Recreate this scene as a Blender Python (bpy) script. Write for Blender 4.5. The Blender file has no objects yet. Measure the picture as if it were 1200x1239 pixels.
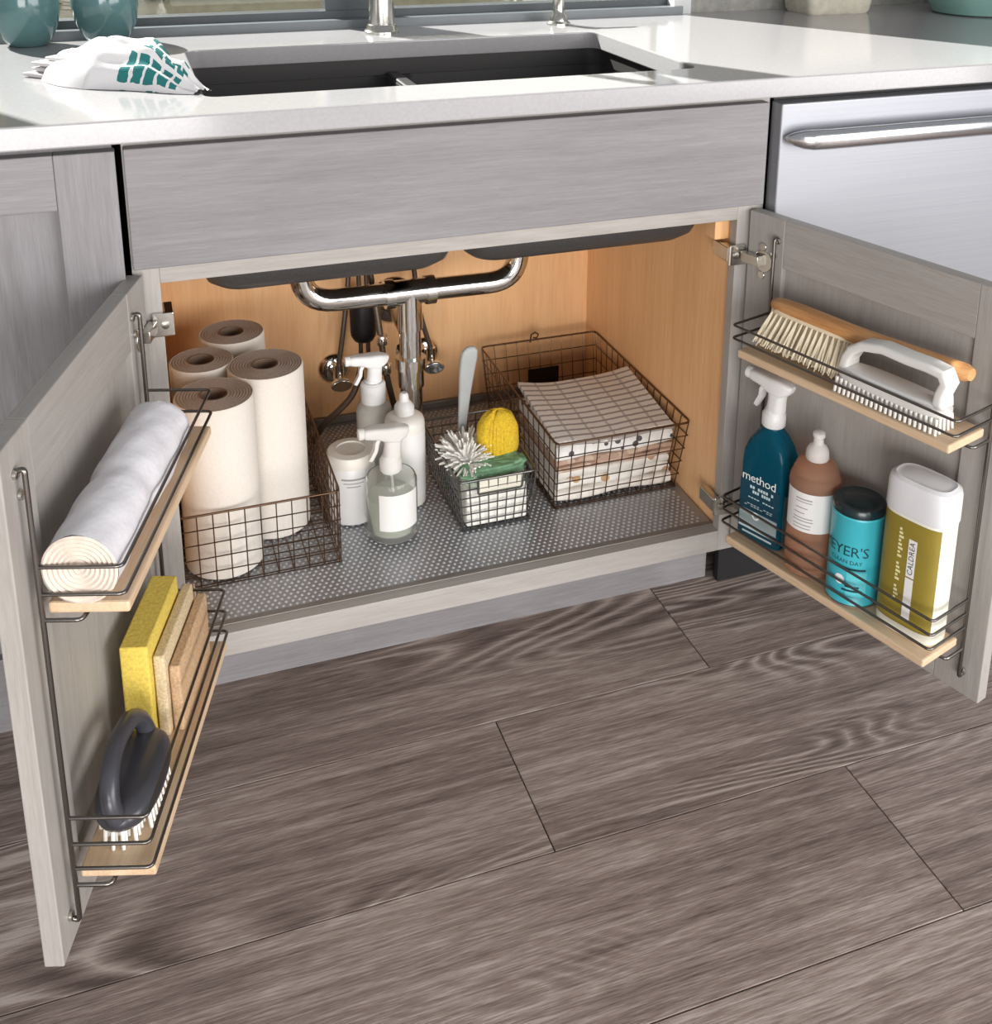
import bpy, bmesh, math, random
from mathutils import Vector, Matrix

random.seed(7)
scene = bpy.context.scene
COL = scene.collection
PI = math.pi

# ------------------------------------------------------------------ camera
CAM = (-0.439, -1.4021, 1.2081)
YAW, PITCH, ROLL = 0.3383, -0.27, 0.005
FPX, PX, PY = 1359.9, 618.08, 210.82          # focal length and principal point for a 1200 x 1239 frame
fw = Vector((math.sin(YAW) * math.cos(PITCH), math.cos(YAW) * math.cos(PITCH), math.sin(PITCH)))
rt = Vector((math.cos(YAW), -math.sin(YAW), 0))
up = rt.cross(fw)
r2 = rt * math.cos(ROLL) + up * math.sin(ROLL)
u2 = -rt * math.sin(ROLL) + up * math.cos(ROLL)
cd = bpy.data.cameras.new('camera')
cd.sensor_fit = 'HORIZONTAL'
cd.sensor_width = 36
cd.lens = FPX / 1200 * 36
cd.shift_x = (600 - PX) / 1200
cd.shift_y = (PY - 619.5) / 1200
cd.clip_start = 0.02
cam = bpy.data.objects.new('camera', cd)
COL.objects.link(cam)
cam.matrix_world = Matrix(((r2.x, u2.x, -fw.x, CAM[0]), (r2.y, u2.y, -fw.y, CAM[1]), (r2.z, u2.z, -fw.z, CAM[2]), (0, 0, 0, 1)))
scene.camera = cam

# ------------------------------------------------------------------ light
world = bpy.data.worlds.new('world')
scene.world = world
world.use_nodes = True
bg = world.node_tree.nodes['Background']
bg.inputs[0].default_value = (0.93, 0.96, 1.0, 1)
bg.inputs[1].default_value = 0.37


def lamp(name, kind, loc, target, energy, color, **kw):
    d = bpy.data.lights.new(name, kind)
    d.energy = energy
    d.color = color
    for k, v in kw.items():
        setattr(d, k, v)
    o = bpy.data.objects.new(name, d)
    COL.objects.link(o)
    o.location = loc
    o.rotation_euler = (Vector(target) - Vector(loc)).to_track_quat('-Z', 'Y').to_euler()
    return o


lamp('sun', 'SUN', (-1, 3, 3), (-1 + 0.58, 3 - 1, 3 - 0.88), 16.0, (1.0, 0.96, 0.9), angle=math.radians(0.8))
lamp('right_front_area_key', 'AREA', (1.65, -2.7, 1.1), (-0.1, 0.1, 0.5), 92, (1.0, 0.98, 0.96), shape='RECTANGLE', size=2.4, size_y=1.6)  # added soft key from the right front
lamp('low_left_area_fill', 'AREA', (-0.85, -3.2, 0.70), (0.3, 0.3, 0.40), 74, (1.0, 0.98, 0.96), shape='RECTANGLE', size=1.6, size_y=1.3)  # added low fill to brighten the cabinet interior; no hall window behind it

scene.view_settings.view_transform = 'Standard'
scene.view_settings.look = 'None'
scene.view_settings.gamma = 1
scene.view_settings.use_curve_mapping = False
scene.view_settings.exposure = 0.0

# ------------------------------------------------------------------ materials
def srgb(r, g, b):
    f = lambda c: c / 12.92 if c <= 0.04045 else ((c + 0.055) / 1.055) ** 2.4
    return (f(r / 255), f(g / 255), f(b / 255), 1)


class NT:
    def __init__(self, name):
        self.m = bpy.data.materials.new(name)
        self.m.use_nodes = True
        self.t = self.m.node_tree
        self.b = self.t.nodes['Principled BSDF']

    def n(self, kind, **kw):
        nd = self.t.nodes.new(kind)
        for k, v in kw.items():
            setattr(nd, k, v)
        return nd

    def l(self, a, b):
        self.t.links.new(a, b)

    def coords(self, scale=(1, 1, 1), rnd=0.0):
        tc = self.n('ShaderNodeTexCoord')
        out = tc.outputs['Object']
        if rnd:
            oi = self.n('ShaderNodeObjectInfo')
            mu = self.n('ShaderNodeMath', operation='MULTIPLY')
            self.l(oi.outputs['Random'], mu.inputs[0])
            mu.inputs[1].default_value = rnd
            ad = self.n('ShaderNodeVectorMath', operation='ADD')
            self.l(out, ad.inputs[0])
            self.l(mu.outputs[0], ad.inputs[1])
            out = ad.outputs[0]
        mp = self.n('ShaderNodeVectorMath', operation='MULTIPLY')
        self.l(out, mp.inputs[0])
        mp.inputs[1].default_value = scale
        return mp.outputs[0]

    def noise(self, vec, scale=1, detail=4, rough=0.55, dist=0.0):
        nd = self.n('ShaderNodeTexNoise')
        nd.inputs['Scale'].default_value = scale
        nd.inputs['Detail'].default_value = detail
        nd.inputs['Roughness'].default_value = rough
        nd.inputs['Distortion'].default_value = dist
        self.l(vec, nd.inputs['Vector'])
        return nd.outputs['Fac']

    def ramp(self, fac, stops):
        nd = self.n('ShaderNodeValToRGB')
        els = nd.color_ramp.elements
        while len(els) < len(stops):
            els.new(0.5)
        for e, (p, c) in zip(els, stops):
            e.position = p
            e.color = c if len(c) == 4 else (*c, 1)
        self.l(fac, nd.inputs[0])
        return nd.outputs[0]

    def mix(self, a, b, fac, mode='MIX'):
        nd = self.n('ShaderNodeMix', data_type='RGBA', blend_type=mode)
        for s, v in ((6, a), (7, b), (0, fac)):
            if hasattr(v, 'is_linked'):
                self.l(v, nd.inputs[s])
            else:
                nd.inputs[s].default_value = v
        return nd.outputs[2]

    def math(self, op, a, b=0.0):
        nd = self.n('ShaderNodeMath', operation=op)
        for i, v in enumerate((a, b)):
            if hasattr(v, 'is_linked'):
                self.l(v, nd.inputs[i])
            else:
                nd.inputs[i].default_value = v
        return nd.outputs[0]

    def bump(self, h, strength=0.3, dist=0.001):
        nd = self.n('ShaderNodeBump')
        nd.inputs['Strength'].default_value = strength
        nd.inputs['Distance'].default_value = dist
        self.l(h, nd.inputs['Height'])
        self.l(nd.outputs[0], self.b.inputs['Normal'])

    def set(self, **kw):
        names = dict(col='Base Color', rough='Roughness', metal='Metallic', trans='Transmission Weight', ior='IOR',
                     spec='Specular IOR Level', coat='Coat Weight', sub='Subsurface Weight', sheen='Sheen Weight')
        for k, v in kw.items():
            s = self.b.inputs[names[k]]
            if hasattr(v, 'is_linked'):
                self.l(v, s)
            else:
                s.default_value = v
        return self.m


_cache = {}


def flat(name, rgb, rough=0.5, metal=0.0, var=0.06, nscale=30, bump=0.0, **kw):
    """plain coloured material with a light procedural mottling"""
    if name in _cache:
        return _cache[name]
    t = NT(name)
    c = srgb(*rgb)
    f = t.noise(t.coords(rnd=5), nscale, 3)
    lo = tuple(max(0, x * (1 - var)) for x in c[:3]) + (1,)
    hi = tuple(min(1, x * (1 + var)) for x in c[:3]) + (1,)
    col = t.ramp(f, [(0.3, lo), (0.7, hi)])
    if bump:
        t.bump(f, 0.5, bump)
    _cache[name] = t.set(col=col, rough=rough, metal=metal, **kw)
    return _cache[name]


def wood(name, dark, mid, light, axis='X', fine=1.0, figure=0.3, rough=0.5, rings=7.0, fscale=1.0, bump=0.0006, rnd=13.0, contrast=1.0):
    key = name + axis
    if key in _cache:
        return _cache[key]
    t = NT(key.lower())
    ax = 'XYZ'.index(axis)

    def sc(across, along):
        v = [across] * 3
        v[ax] = along
        return v

    warp = t.noise(t.coords(sc(6.0, 2.2), rnd), 1.0, 2.0, 0.5)
    big = t.noise(t.coords(sc(5.0 * fscale, 0.9 * fscale), rnd), 1.0, 1.2, 0.4, 1.0)
    con = t.math('FRACT', t.math('ADD', t.math('MULTIPLY', big, rings), t.math('MULTIPLY', warp, 1.2)))
    con = t.math('ABSOLUTE', t.math('SUBTRACT', t.math('MULTIPLY', con, 2.0), 1.0))
    con = t.math('POWER', con, 1.6)            # growth-ring lines of the cathedral figure
    mask = t.n('ShaderNodeMapRange')
    mk = t.noise(t.coords(sc(3.4, 1.2), rnd + 3.0), 1.0, 1.0)
    t.l(mk, mask.inputs[0])
    mask.inputs[1].default_value = 0.44
    mask.inputs[2].default_value = 0.60
    fib = t.noise(t.coords(sc(50.0 * fine, 2.0 * fine), rnd), 1.0, 7.0, 0.74, 0.25)
    pore = t.noise(t.coords(sc(440.0 * fine, 22.0 * fine), rnd), 1.0, 3.0, 0.7)
    v = t.math('ADD', t.math('MULTIPLY', t.math('SUBTRACT', fib, 0.5), 1.15 * contrast), t.math('MULTIPLY', t.math('SUBTRACT', pore, 0.5), 0.95 * contrast))
    v = t.math('ADD', v, t.math('MULTIPLY', t.math('SUBTRACT', warp, 0.5), 0.5 * contrast))
    v = t.math('ADD', v, t.math('MULTIPLY', t.math('MULTIPLY', t.math('SUBTRACT', con, 0.38), mask.outputs[0]), figure))
    v = t.math('ADD', v, 0.5)
    col = t.ramp(v, [(0.22, srgb(*dark)), (0.5, srgb(*mid)), (0.78, srgb(*light))])
    oi = t.n('ShaderNodeObjectInfo')
    br = t.math('ADD', t.math('MULTIPLY', oi.outputs['Random'], 0.12), 0.94)
    cr = t.n('ShaderNodeCombineXYZ')
    for i in range(3):
        t.l(br, cr.inputs[i])
    col = t.mix(col, cr.outputs[0], 1.0, 'MULTIPLY')
    if bump:
        t.bump(v, 0.35, bump)
    _cache[key] = t.set(col=col, rough=rough)
    return _cache[key]


def grey_wood(axis):
    return wood('grey_washed_wood_', (106, 102, 103), (126, 123, 125), (143, 141, 144), axis, 1.0, 0.10, 0.5, 9.0, 1.2, 0.0003, 13.0, 0.5)


def pale_grey_wood(axis):
    return wood('pale_grey_wood_', (140, 134, 129), (160, 155, 150), (176, 171, 167), axis, 1.0, 0.10, 0.5, 9.0, 1.2, 0.0003, 13.0, 0.5)


def maple(axis):
    return wood('maple_veneer_', (222, 168, 116), (238, 188, 136), (246, 204, 156), axis, 0.55, 0.15, 0.45, 4.0, 0.9, 0.0, 13.0, 0.55)


def pale_wood(axis):
    return wood('pale_birch_', (190, 158, 124), (210, 182, 150), (222, 198, 170), axis, 0.8, 0.2, 0.5, 5.0, 2.0, 0.0, 13.0, 0.6)


def floor_wood():
    return wood('weathered_oak_floor_', (92, 78, 72), (139, 123, 115), (184, 171, 163), 'X', 1.0, 0.50, 0.55, 26.0, 1.0, 0.0010, 31.0, 0.92)


def metal(name, rgb, rough=0.2):
    return flat(name, rgb, rough, 1.0, 0.03, 60)


CHROME = metal('polished_chrome', (225, 225, 222), 0.09)
WIRE = metal('dark_steel_wire', (120, 116, 112), 0.3)
BRONZE = metal('bronze_wire', (112, 88, 70), 0.4)
GUNWIRE = metal('grey_steel_wire', (128, 128, 126), 0.35)
NICKEL = metal('nickel_plate', (205, 203, 196), 0.22)
BLACK = flat('black_plastic', (28, 28, 30), 0.4)
DARKGAP = flat('black_rubber_seal', (22, 22, 24), 0.7)
WHITEP = flat('white_plastic', (222, 221, 220), 0.35, var=0.02)
LABELW = flat('white_label_paper', (226, 224, 222), 0.6, var=0.02)
INK = flat('dark_ink', (50, 58, 62), 0.6)
WINK = flat('white_ink', (238, 240, 238), 0.6)


def brushed_steel():
    t = NT('brushed_stainless_steel')
    f = t.noise(t.coords((2, 2, 700)), 1, 2)
    col = t.ramp(f, [(0.3, srgb(156, 158, 165)), (0.7, srgb(164, 166, 172))])
    return t.set(col=col, rough=0.42, metal=0.6)


STEEL = brushed_steel()


def quartz():
    t = NT('white_quartz')
    f = t.noise(t.coords(), 220, 2)
    col = t.ramp(f, [(0.35, srgb(164, 162, 164)), (0.65, srgb(169, 167, 169))])
    return t.set(col=col, rough=0.12, spec=0.5)


QUARTZ = quartz()
SINKM = flat('dark_composite', (58, 56, 56), 0.45, var=0.25, nscale=400)


def glass(name, rgb, rough=0.03, ior=1.4, trans=1.0):
    if name in _cache:
        return _cache[name]
    t = NT(name)
    _cache[name] = t.set(col=srgb(*rgb), rough=rough, ior=ior, trans=trans)
    return _cache[name]


def paper(name, rgb, bump=0.0008, nscale=240):
    return flat(name, rgb, 0.9, 0.0, 0.03, nscale, bump)


# ------------------------------------------------------------------ mesh helpers
def window_glass():
    if 'window_glass' in _cache:
        return _cache['window_glass']
    t = NT('window_glass')
    tr = t.n('ShaderNodeBsdfTransparent')
    tr.inputs[0].default_value = (0.95, 0.97, 0.97, 1)
    gl = t.n('ShaderNodeBsdfGlossy')
    gl.inputs['Roughness'].default_value = 0.0
    mx = t.n('ShaderNodeMixShader')
    mx.inputs[0].default_value = 0.06
    t.l(tr.outputs[0], mx.inputs[1])
    t.l(gl.outputs[0], mx.inputs[2])
    t.l(mx.outputs[0], t.t.nodes['Material Output'].inputs[0])
    _cache['window_glass'] = t.m
    return t.m


class MB:
    def __init__(self):
        self.v, self.f = [], []

    def add(self, vs, fs):
        o = len(self.v)
        self.v += [tuple(p) for p in vs]
        self.f += [tuple(i + o for i in f) for f in fs]
        return self

    def box(self, x0, x1, y0, y1, z0, z1):
        return self.add([(x0, y0, z0), (x1, y0, z0), (x1, y1, z0), (x0, y1, z0), (x0, y0, z1), (x1, y0, z1), (x1, y1, z1), (x0, y1, z1)],
                        [(0, 3, 2, 1), (4, 5, 6, 7), (0, 1, 5, 4), (1, 2, 6, 5), (2, 3, 7, 6), (3, 0, 4, 7)])

    def tube(self, pts, r, n=8, closed=False):
        pts = [Vector(p) for p in pts]
        m = len(pts)
        rad = r if isinstance(r, (list, tuple)) else [r] * m
        tang = []
        for i in range(m):
            a = pts[(i - 1) % m] if (closed or i > 0) else pts[i]
            b = pts[(i + 1) % m] if (closed or i < m - 1) else pts[i]
            d = b - a
            tang.append(d.normalized() if d.length > 1e-9 else Vector((0, 0, 1)))
        ref = Vector((0, 0, 1)) if abs(tang[0].z) < 0.9 else Vector((1, 0, 0))
        nrm = (ref - tang[0] * ref.dot(tang[0])).normalized()
        vs = []
        for i in range(m):
            nrm = nrm - tang[i] * nrm.dot(tang[i])
            nrm = nrm.normalized() if nrm.length > 1e-6 else tang[i].orthogonal().normalized()
            bi = tang[i].cross(nrm)
            for k in range(n):
                a = 2 * PI * k / n
                vs.append(pts[i] + (nrm * math.cos(a) + bi * math.sin(a)) * rad[i])
        fs = []
        for i in range(m if closed else m - 1):
            j = (i + 1) % m
            for k in range(n):
                k2 = (k + 1) % n
                fs.append((i * n + k, i * n + k2, j * n + k2, j * n + k))
        if not closed:
            fs.append(tuple(range(n - 1, -1, -1)))
            fs.append(tuple((m - 1) * n + k for k in range(n)))
        return self.add(vs, fs)

    def loft(self, rings, cap0=True, cap1=True, wrap=False):
        n = len(rings[0])
        vs = [p for r in rings for p in r]
        fs = []
        m = len(rings)
        for i in range(m if wrap else m - 1):
            j = (i + 1) % m
            for k in range(n):
                k2 = (k + 1) % n
                fs.append((i * n + k, i * n + k2, j * n + k2, j * n + k))
        if not wrap:
            if cap0:
                fs.append(tuple(range(n - 1, -1, -1)))
            if cap1:
                fs.append(tuple((m - 1) * n + k for k in range(n)))
        return self.add(vs, fs)

    def lathe(self, prof, n=32, cx=0, cy=0, cap0=True, cap1=True):
        rings = [[(cx + r * math.cos(2 * PI * k / n), cy + r * math.sin(2 * PI * k / n), z) for k in range(n)] for r, z in prof]
        return self.loft(rings, cap0, cap1)

    def grid(self, fn, nu, nv):
        vs = [fn(i / nu, j / nv) for i in range(nu + 1) for j in range(nv + 1)]
        fs = [(i * (nv + 1) + j, (i + 1) * (nv + 1) + j, (i + 1) * (nv + 1) + j + 1, i * (nv + 1) + j + 1) for i in range(nu) for j in range(nv)]
        return self.add(vs, fs)

    def xform(self, M):
        self.v = [tuple(M @ Vector(p)) for p in self.v]
        return self

    def mesh(self, name, mat, smooth=None):
        bm = bmesh.new()
        vs = [bm.verts.new(p) for p in self.v]
        for f in self.f:
            if len(set(f)) > 2:
                try:
                    bm.faces.new([vs[i] for i in f])
                except ValueError:
                    pass
        bmesh.ops.recalc_face_normals(bm, faces=bm.faces[:])
        me = bpy.data.meshes.new(name)
        bm.to_mesh(me)
        bm.free()
        me.materials.append(mat)
        if smooth:
            me.shade_smooth()
            me.set_sharp_from_angle(angle=math.radians(smooth))
        return me

    def build(self, name, mat, parent=None, smooth=None, bevel=0.0, seg=2, loc=None, rot=None):
        o = bpy.data.objects.new(name, self.mesh(name, mat, smooth))
        COL.objects.link(o)
        if parent:
            o.parent = parent
        if loc:
            o.location = loc
        if rot is not None:
            o.rotation_euler = (0, 0, rot)
        if bevel:
            b = o.modifiers.new('bevel', 'BEVEL')
            b.width = bevel
            b.segments = seg
            b.limit_method = 'ANGLE'
            b.angle_limit = math.radians(35)
        return o


def box(*a):
    return MB().box(*a)


def tag(o, label, cat, group=None):
    o['label'] = label
    o['category'] = cat
    if group:
        o['group'] = group
    return o


def thing(name, label, cat, loc=(0, 0, 0), rot=0.0, group=None):
    o = bpy.data.objects.new(name, None)
    COL.objects.link(o)
    o.empty_display_size = 0.05
    o.location = loc
    o.rotation_euler = (0, 0, rot)
    return tag(o, label, cat, group)


def struct(o):
    o['kind'] = 'structure'
    return o


def stuff(o):
    o['kind'] = 'stuff'
    return o


def rpath(pts, r, n=5, closed=False):
    """round the corners of a polyline"""
    pts = [Vector(p) for p in pts]
    m = len(pts)
    out = []
    for i in range(m):
        if not closed and i in (0, m - 1):
            out.append(pts[i])
            continue
        p, a, b = pts[i], pts[(i - 1) % m], pts[(i + 1) % m]
        da, db = (a - p), (b - p)
        rr = min(r, da.length * 0.49, db.length * 0.49)
        s, e = p + da.normalized() * rr, p + db.normalized() * rr
        for k in range(n + 1):
            t = k / n
            out.append(s * (1 - t) ** 2 + p * 2 * t * (1 - t) + e * t * t)
    return out


def rrect(cx, cy, hx, hy, r, z, n=6):
    r = min(r, hx * 0.999, hy * 0.999)
    pts = []
    for (sx, sy, a0) in ((1, 1, 0), (-1, 1, PI / 2), (-1, -1, PI), (1, -1, 1.5 * PI)):
        for k in range(n + 1):
            a = a0 + PI / 2 * k / n
            pts.append((cx + sx * (hx - r) + r * math.cos(a), cy + sy * (hy - r) + r * math.sin(a), z))
    return pts


def text_mb(body, size, fn, spacing=1.0):
    """lettering as flat mesh; fn maps (x, y) of the text plane to a point; text is centred on 0"""
    cu = bpy.data.curves.new('lettering', 'FONT')
    cu.body = body
    cu.size = size
    cu.align_x = 'CENTER'
    cu.align_y = 'CENTER'
    cu.space_character = spacing
    cu.resolution_u = 2
    o = bpy.data.objects.new('lettering_source', cu)
    COL.objects.link(o)
    dg = bpy.context.evaluated_depsgraph_get()
    me = o.evaluated_get(dg).to_mesh()
    mb = MB().add([fn(v.co.x, v.co.y) for v in me.vertices], [tuple(p.vertices) for p in me.polygons])
    o.evaluated_get(dg).to_mesh_clear()
    bpy.data.objects.remove(o)
    bpy.data.curves.remove(cu)
    return mb


# door frames: a runs away from the hinge, d stands off the inner face, z is height
HX = {'L': -0.4347, 'R': 0.4297}
ANG = {'L': math.atan2(-0.95421, -0.29913), 'R': math.atan2(-0.95737, 0.28885)}
SG = {'L': 1, 'R': -1}


def dloc(s, a, d, z):
    c, n = math.cos(ANG[s]), math.sin(ANG[s])
    y = SG[s] * d
    return (HX[s] + a * c - y * n, -0.01 + a * n + y * c, z)


# ------------------------------------------------------------------ the setting: floor, wall, window
floor = struct(box(-2.6, 2.6, -3.4, 0.62, -0.03, -0.004).build('floor', flat('dark_subfloor', (40, 34, 31), 0.9)))
PW, PL = 0.238, 1.40


def plank_mesh(L, W):
    b = 0.0004
    g = 0.0009
    lo = [(g, g, -0.012), (L - g, g, -0.012), (L - g, W - g, -0.012), (g, W - g, -0.012)]
    mid = [(g, g, -b), (L - g, g, -b), (L - g, W - g, -b), (g, W - g, -b)]
    hi = [(g + b, g + b, 0), (L - g - b, g + b, 0), (L - g - b, W - g - b, 0), (g + b, W - g - b, 0)]
    return MB().loft([lo, mid, hi]).mesh('plank', floor_wood())


pm = plank_mesh(PL, PW)
row_seam = {0: 0.35, 1: -0.002, 2: 0.431, 3: -0.62, 4: 0.12, 5: -0.3}
for k in range(-2, 14):
    y1 = 0.134 - PW * k
    s = row_seam.get(k, random.uniform(-0.7, 0.7))
    for j in range(-2, 2):
        o = bpy.data.objects.new('plank', pm)
        COL.objects.link(o)
        o.parent = floor
        o.location = (s + j * PL, y1 - PW, 0)

stone = flat('grey_stone_plaster', (150, 148, 142), 0.8, var=0.16, nscale=60, bump=0.001)
wall = MB()
wall.box(-2.6, -1.0, 0.64, 0.72, 0, 2.6).box(0.66, 2.6, 0.64, 0.72, 0, 2.6).box(-1.0, 0.66, 0.64, 0.72, 0, 0.925).box(-1.0, 0.66, 0.64, 0.72, 1.60, 2.6)
struct(wall.build('wall_back', stone))
FRM = flat('slate_window_frame', (70, 76, 80), 0.45)
win = struct(MB().box(-1.0, 0.66, 0.66, 0.70, 0.925, 0.945).build('window_1', FRM))
box(-1.0, 0.64, 0.625, 0.66, 0.9168, 0.932).build('window_sill', flat('grey_window_sill', (112, 118, 122), 0.35), win)
box(0.622, 0.66, 0.63, 0.70, 0.9168, 1.60).build('window_jamb', flat('white_window_casing', (205, 206, 206), 0.4), win)
box(-1.0, -0.96, 0.66, 0.70, 0.945, 1.60).build('window_jamb', FRM, win)
box(-1.0, 0.66, 0.66, 0.70, 1.575, 1.60).build('window_head', FRM, win)
box(-0.075, 0.035, 0.665, 0.70, 0.945, 1.575).build('mullion', FRM, win)
for x0, x1 in ((-0.96, -0.075), (0.035, 0.622)):
    box(x0, x1, 0.681, 0.683, 0.945, 1.575).build('pane', window_glass(), win)
out = struct(box(-2.6, 3.2, 2.06, 2.10, 0.0, 1.95).build('wall_outside', flat('beige_siding_backing', (120, 114, 98), 0.9)))
for k in range(27):
    z = 0.16 + k * 0.066
    MB().loft([[(-2.6, 2.06, z), (-2.6, 2.035, z), (-2.6, 2.05, z + 0.063), (-2.6, 2.06, z + 0.063)],
               [(3.2, 2.06, z), (3.2, 2.035, z), (3.2, 2.05, z + 0.063), (3.2, 2.06, z + 0.063)]]).build('siding_board', flat('beige_siding', (176, 170, 148), 0.8, var=0.1), out)

# ------------------------------------------------------------------ sink cabinet
ZT, ZFB, ZOT, ZRT, ZRB = 0.8759, 0.7215, 0.6945, 0.1643, 0.1278
cab = thing('sink_cabinet', 'grey washed wood sink cabinet with both doors wide open', 'cabinet')
for s in (-1, 1):
    a, b = sorted((s * 0.420, s * 0.438))
    box(a, b, 0.019, 0.60, ZRB, 0.884).build('side_panel', maple('Z'), cab)
    a, b = sorted((s * 0.4143, 0.457 if s > 0 else -0.4470))
    box(a, b, 0, 0.019, ZRB, 0.884).build('stile', pale_grey_wood('Z'), cab, bevel=0.0008)
box(-0.42, 0.42, 0.570, 0.582, 0.10, 0.884).build('back_panel', maple('Z'), cab)
box(-0.42, 0.42, 0.019, 0.570, 0.140, 0.158).build('bottom_panel', maple('X'), cab)
box(-0.4143, 0.4143, 0, 0.019, ZOT, 0.884).build('rail', pale_grey_wood('X'), cab, bevel=0.0008)
box(-0.4143, 0.4143, 0, 0.019, ZRB, ZRT).build('rail', pale_grey_wood('X'), cab, bevel=0.0008)
box(-0.447, 0.457, 0.105, 0.120, 0.0, 0.1275).build('toe_kick', grey_wood('X'), cab)
box(-0.445, 0.445, -0.020, 0, ZFB, ZT).build('false_front', grey_wood('X'), cab, bevel=0.0015)
box(0.395, 0.42, 0.03, 0.06, 0.655, 0.684).build('corner_block', maple('Z'), cab, bevel=0.001)

DZ0, DZ1, DW, DT = 0.1413, 0.7119, 0.443, 0.020


def make_door(s):
    g = SG[s]

    def bx(a0, a1, d0, d1, z0, z1):
        y0, y1 = sorted((g * d0, g * d1))
        return box(a0, a1, y0, y1, z0, z1)

    door = bx(0.060, DW - 0.060, -DT + 0.006, -0.008, DZ0 + 0.06, DZ1 - 0.06).build('door', pale_grey_wood('Z'), cab, loc=(HX[s], -0.01, 0), rot=ANG[s])
    for a0, a1 in ((0, 0.067), (DW - 0.067, DW)):
        bx(a0, a1, -DT, 0, DZ0, DZ1).build('stile', pale_grey_wood('Z'), door, bevel=0.0014)
    for z0, z1 in ((DZ0, DZ0 + 0.073), (DZ1 - 0.073, DZ1)):
        bx(0.067, DW - 0.067, -DT, -0.0004, z0, z1).build('rail', pale_grey_wood('X'), door, bevel=0.0012)
    for z in (0.640, 0.213):
        h = MB()
        # cup plate on the door with ears, arm, clip on the stile edge
        y = lambda d: g * d
        h.loft([[(0.032 + 0.017 * math.cos(t), y(d), z + 0.017 * math.sin(t)) for t in [2 * PI * k / 20 for k in range(20)]] for d in (-0.004, 0.0022)])
        for dz in (-0.022, 0.022):
            h.loft([[(0.030 + 0.0065 * math.cos(t), y(d), z + dz + 0.0065 * math.sin(t)) for t in [2 * PI * k / 12 for k in range(12)]] for d in (-0.002, 0.0030)])
        ya, yb = sorted((y(0.001), y(0.012)))
        h.box(-0.004, 0.030, ya, yb, z - 0.008, z + 0.008)
        h.build('hinge', NICKEL, door, smooth=35, bevel=0.0008)
    return door


make_door('L')
make_door('R')
for sx in (-1, 1):
    for z in (0.640, 0.213):
        h = MB()
        e = sx * 0.4143
        a, b = sorted((e - sx * 0.013, e + sx * 0.014))
        h.box(a, b, -0.006, 0.0, z - 0.016, z + 0.016)
        a, b = sorted((e - sx * 0.013, e - sx * 0.001))
        h.box(a, b, 0.0, 0.045, z - 0.012, z + 0.012)
        h.build('hinge_clip', NICKEL, cab, bevel=0.0015)
        MB().lathe([(0.005, 0), (0.005, 0.002), (0.003, 0.0025)], 12).xform(Matrix.Translation((e - sx * 0.002, -0.006, z)) @ Matrix.Rotation(PI / 2, 4, 'X')).build('screw', metal('screw_steel', (150, 148, 140), 0.3), cab, smooth=40)

# neighbouring cabinet
nb = thing('base_cabinet', 'closed grey wood base cabinet with recessed panel door beside the sink cabinet', 'cabinet')
box(-1.20, -0.4575, 0, 0.60, ZRB, 0.884).build('body', grey_wood('Z'), nb)
box(-1.20, -0.4575, 0.105, 0.120, 0, 0.1278).build('toe_kick', grey_wood('X'), nb)
nd = box(-0.90, -0.515, -0.007, -0.001, 0.2, 0.82).build('door', grey_wood('Z'), nb)
for a0, a1 in ((-0.5235, -0.4545), (-0.97, -0.90)):
    box(a0, a1, -0.021, -0.0005, 0.1413, 0.8748).build('stile', grey_wood('Z'), nd, bevel=0.0014)
for z0, z1 in ((0.1413, 0.21), (0.8065, 0.8748)):
    box(-0.90, -0.5235, -0.0205, -0.0005, z0, z1).build('rail', grey_wood('X'), nd, bevel=0.0014)

# dishwasher
dw = thing('dishwasher', 'brushed stainless steel dishwasher with a full width bar handle', 'dishwasher')
box(0.466, 1.06, 0.004, 0.58, 0.11, 0.884).build('body', BLACK, dw)
box(0.4615, 1.06, -0.026, 0.003, 0.13, 0.8737).build('door', STEEL, dw, bevel=0.003, seg=3)
box(0.470, 1.06, 0.085, 0.10, 0.0, 0.125).build('kick_plate', BLACK, dw)


def handle_ring(x, k, y):
    return [(x, y + 0.011 * k * math.cos(t), 0.8235 + 0.0150 * k * math.copysign(abs(math.sin(t)) ** 0.8, math.sin(t))) for t in [2 * PI * j / 20 for j in range(20)]]


h = MB().loft([handle_ring(0.4665, 0.16, -0.030), handle_ring(0.470, 0.38, -0.034), handle_ring(0.477, 0.68, -0.041), handle_ring(0.487, 0.90, -0.048), handle_ring(0.50, 1.0, -0.053), handle_ring(0.53, 1.0, -0.056),
               handle_ring(1.0, 1.0, -0.056), handle_ring(1.035, 0.9, -0.048), handle_ring(1.05, 0.3, -0.032)])
h.build('handle', metal('handle_steel', (208, 209, 212), 0.22), dw, smooth=50)
for x in (0.70, 1.0):
    box(x - 0.010, x + 0.010, -0.052, -0.024, 0.818, 0.829).build('handle_bracket', metal('handle_steel', (208, 209, 212), 0.22), dw, bevel=0.003)

# ------------------------------------------------------------------ countertop with the sink cut-out
CT, CB = 0.9167, 0.8874
SX0, SX1, SY0, SY1 = -0.340, 0.372, 0.062, 0.452
SCX, SCY, SHX, SHY = (SX0 + SX1) / 2, (SY0 + SY1) / 2, (SX1 - SX0) / 2, (SY1 - SY0) / 2


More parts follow.
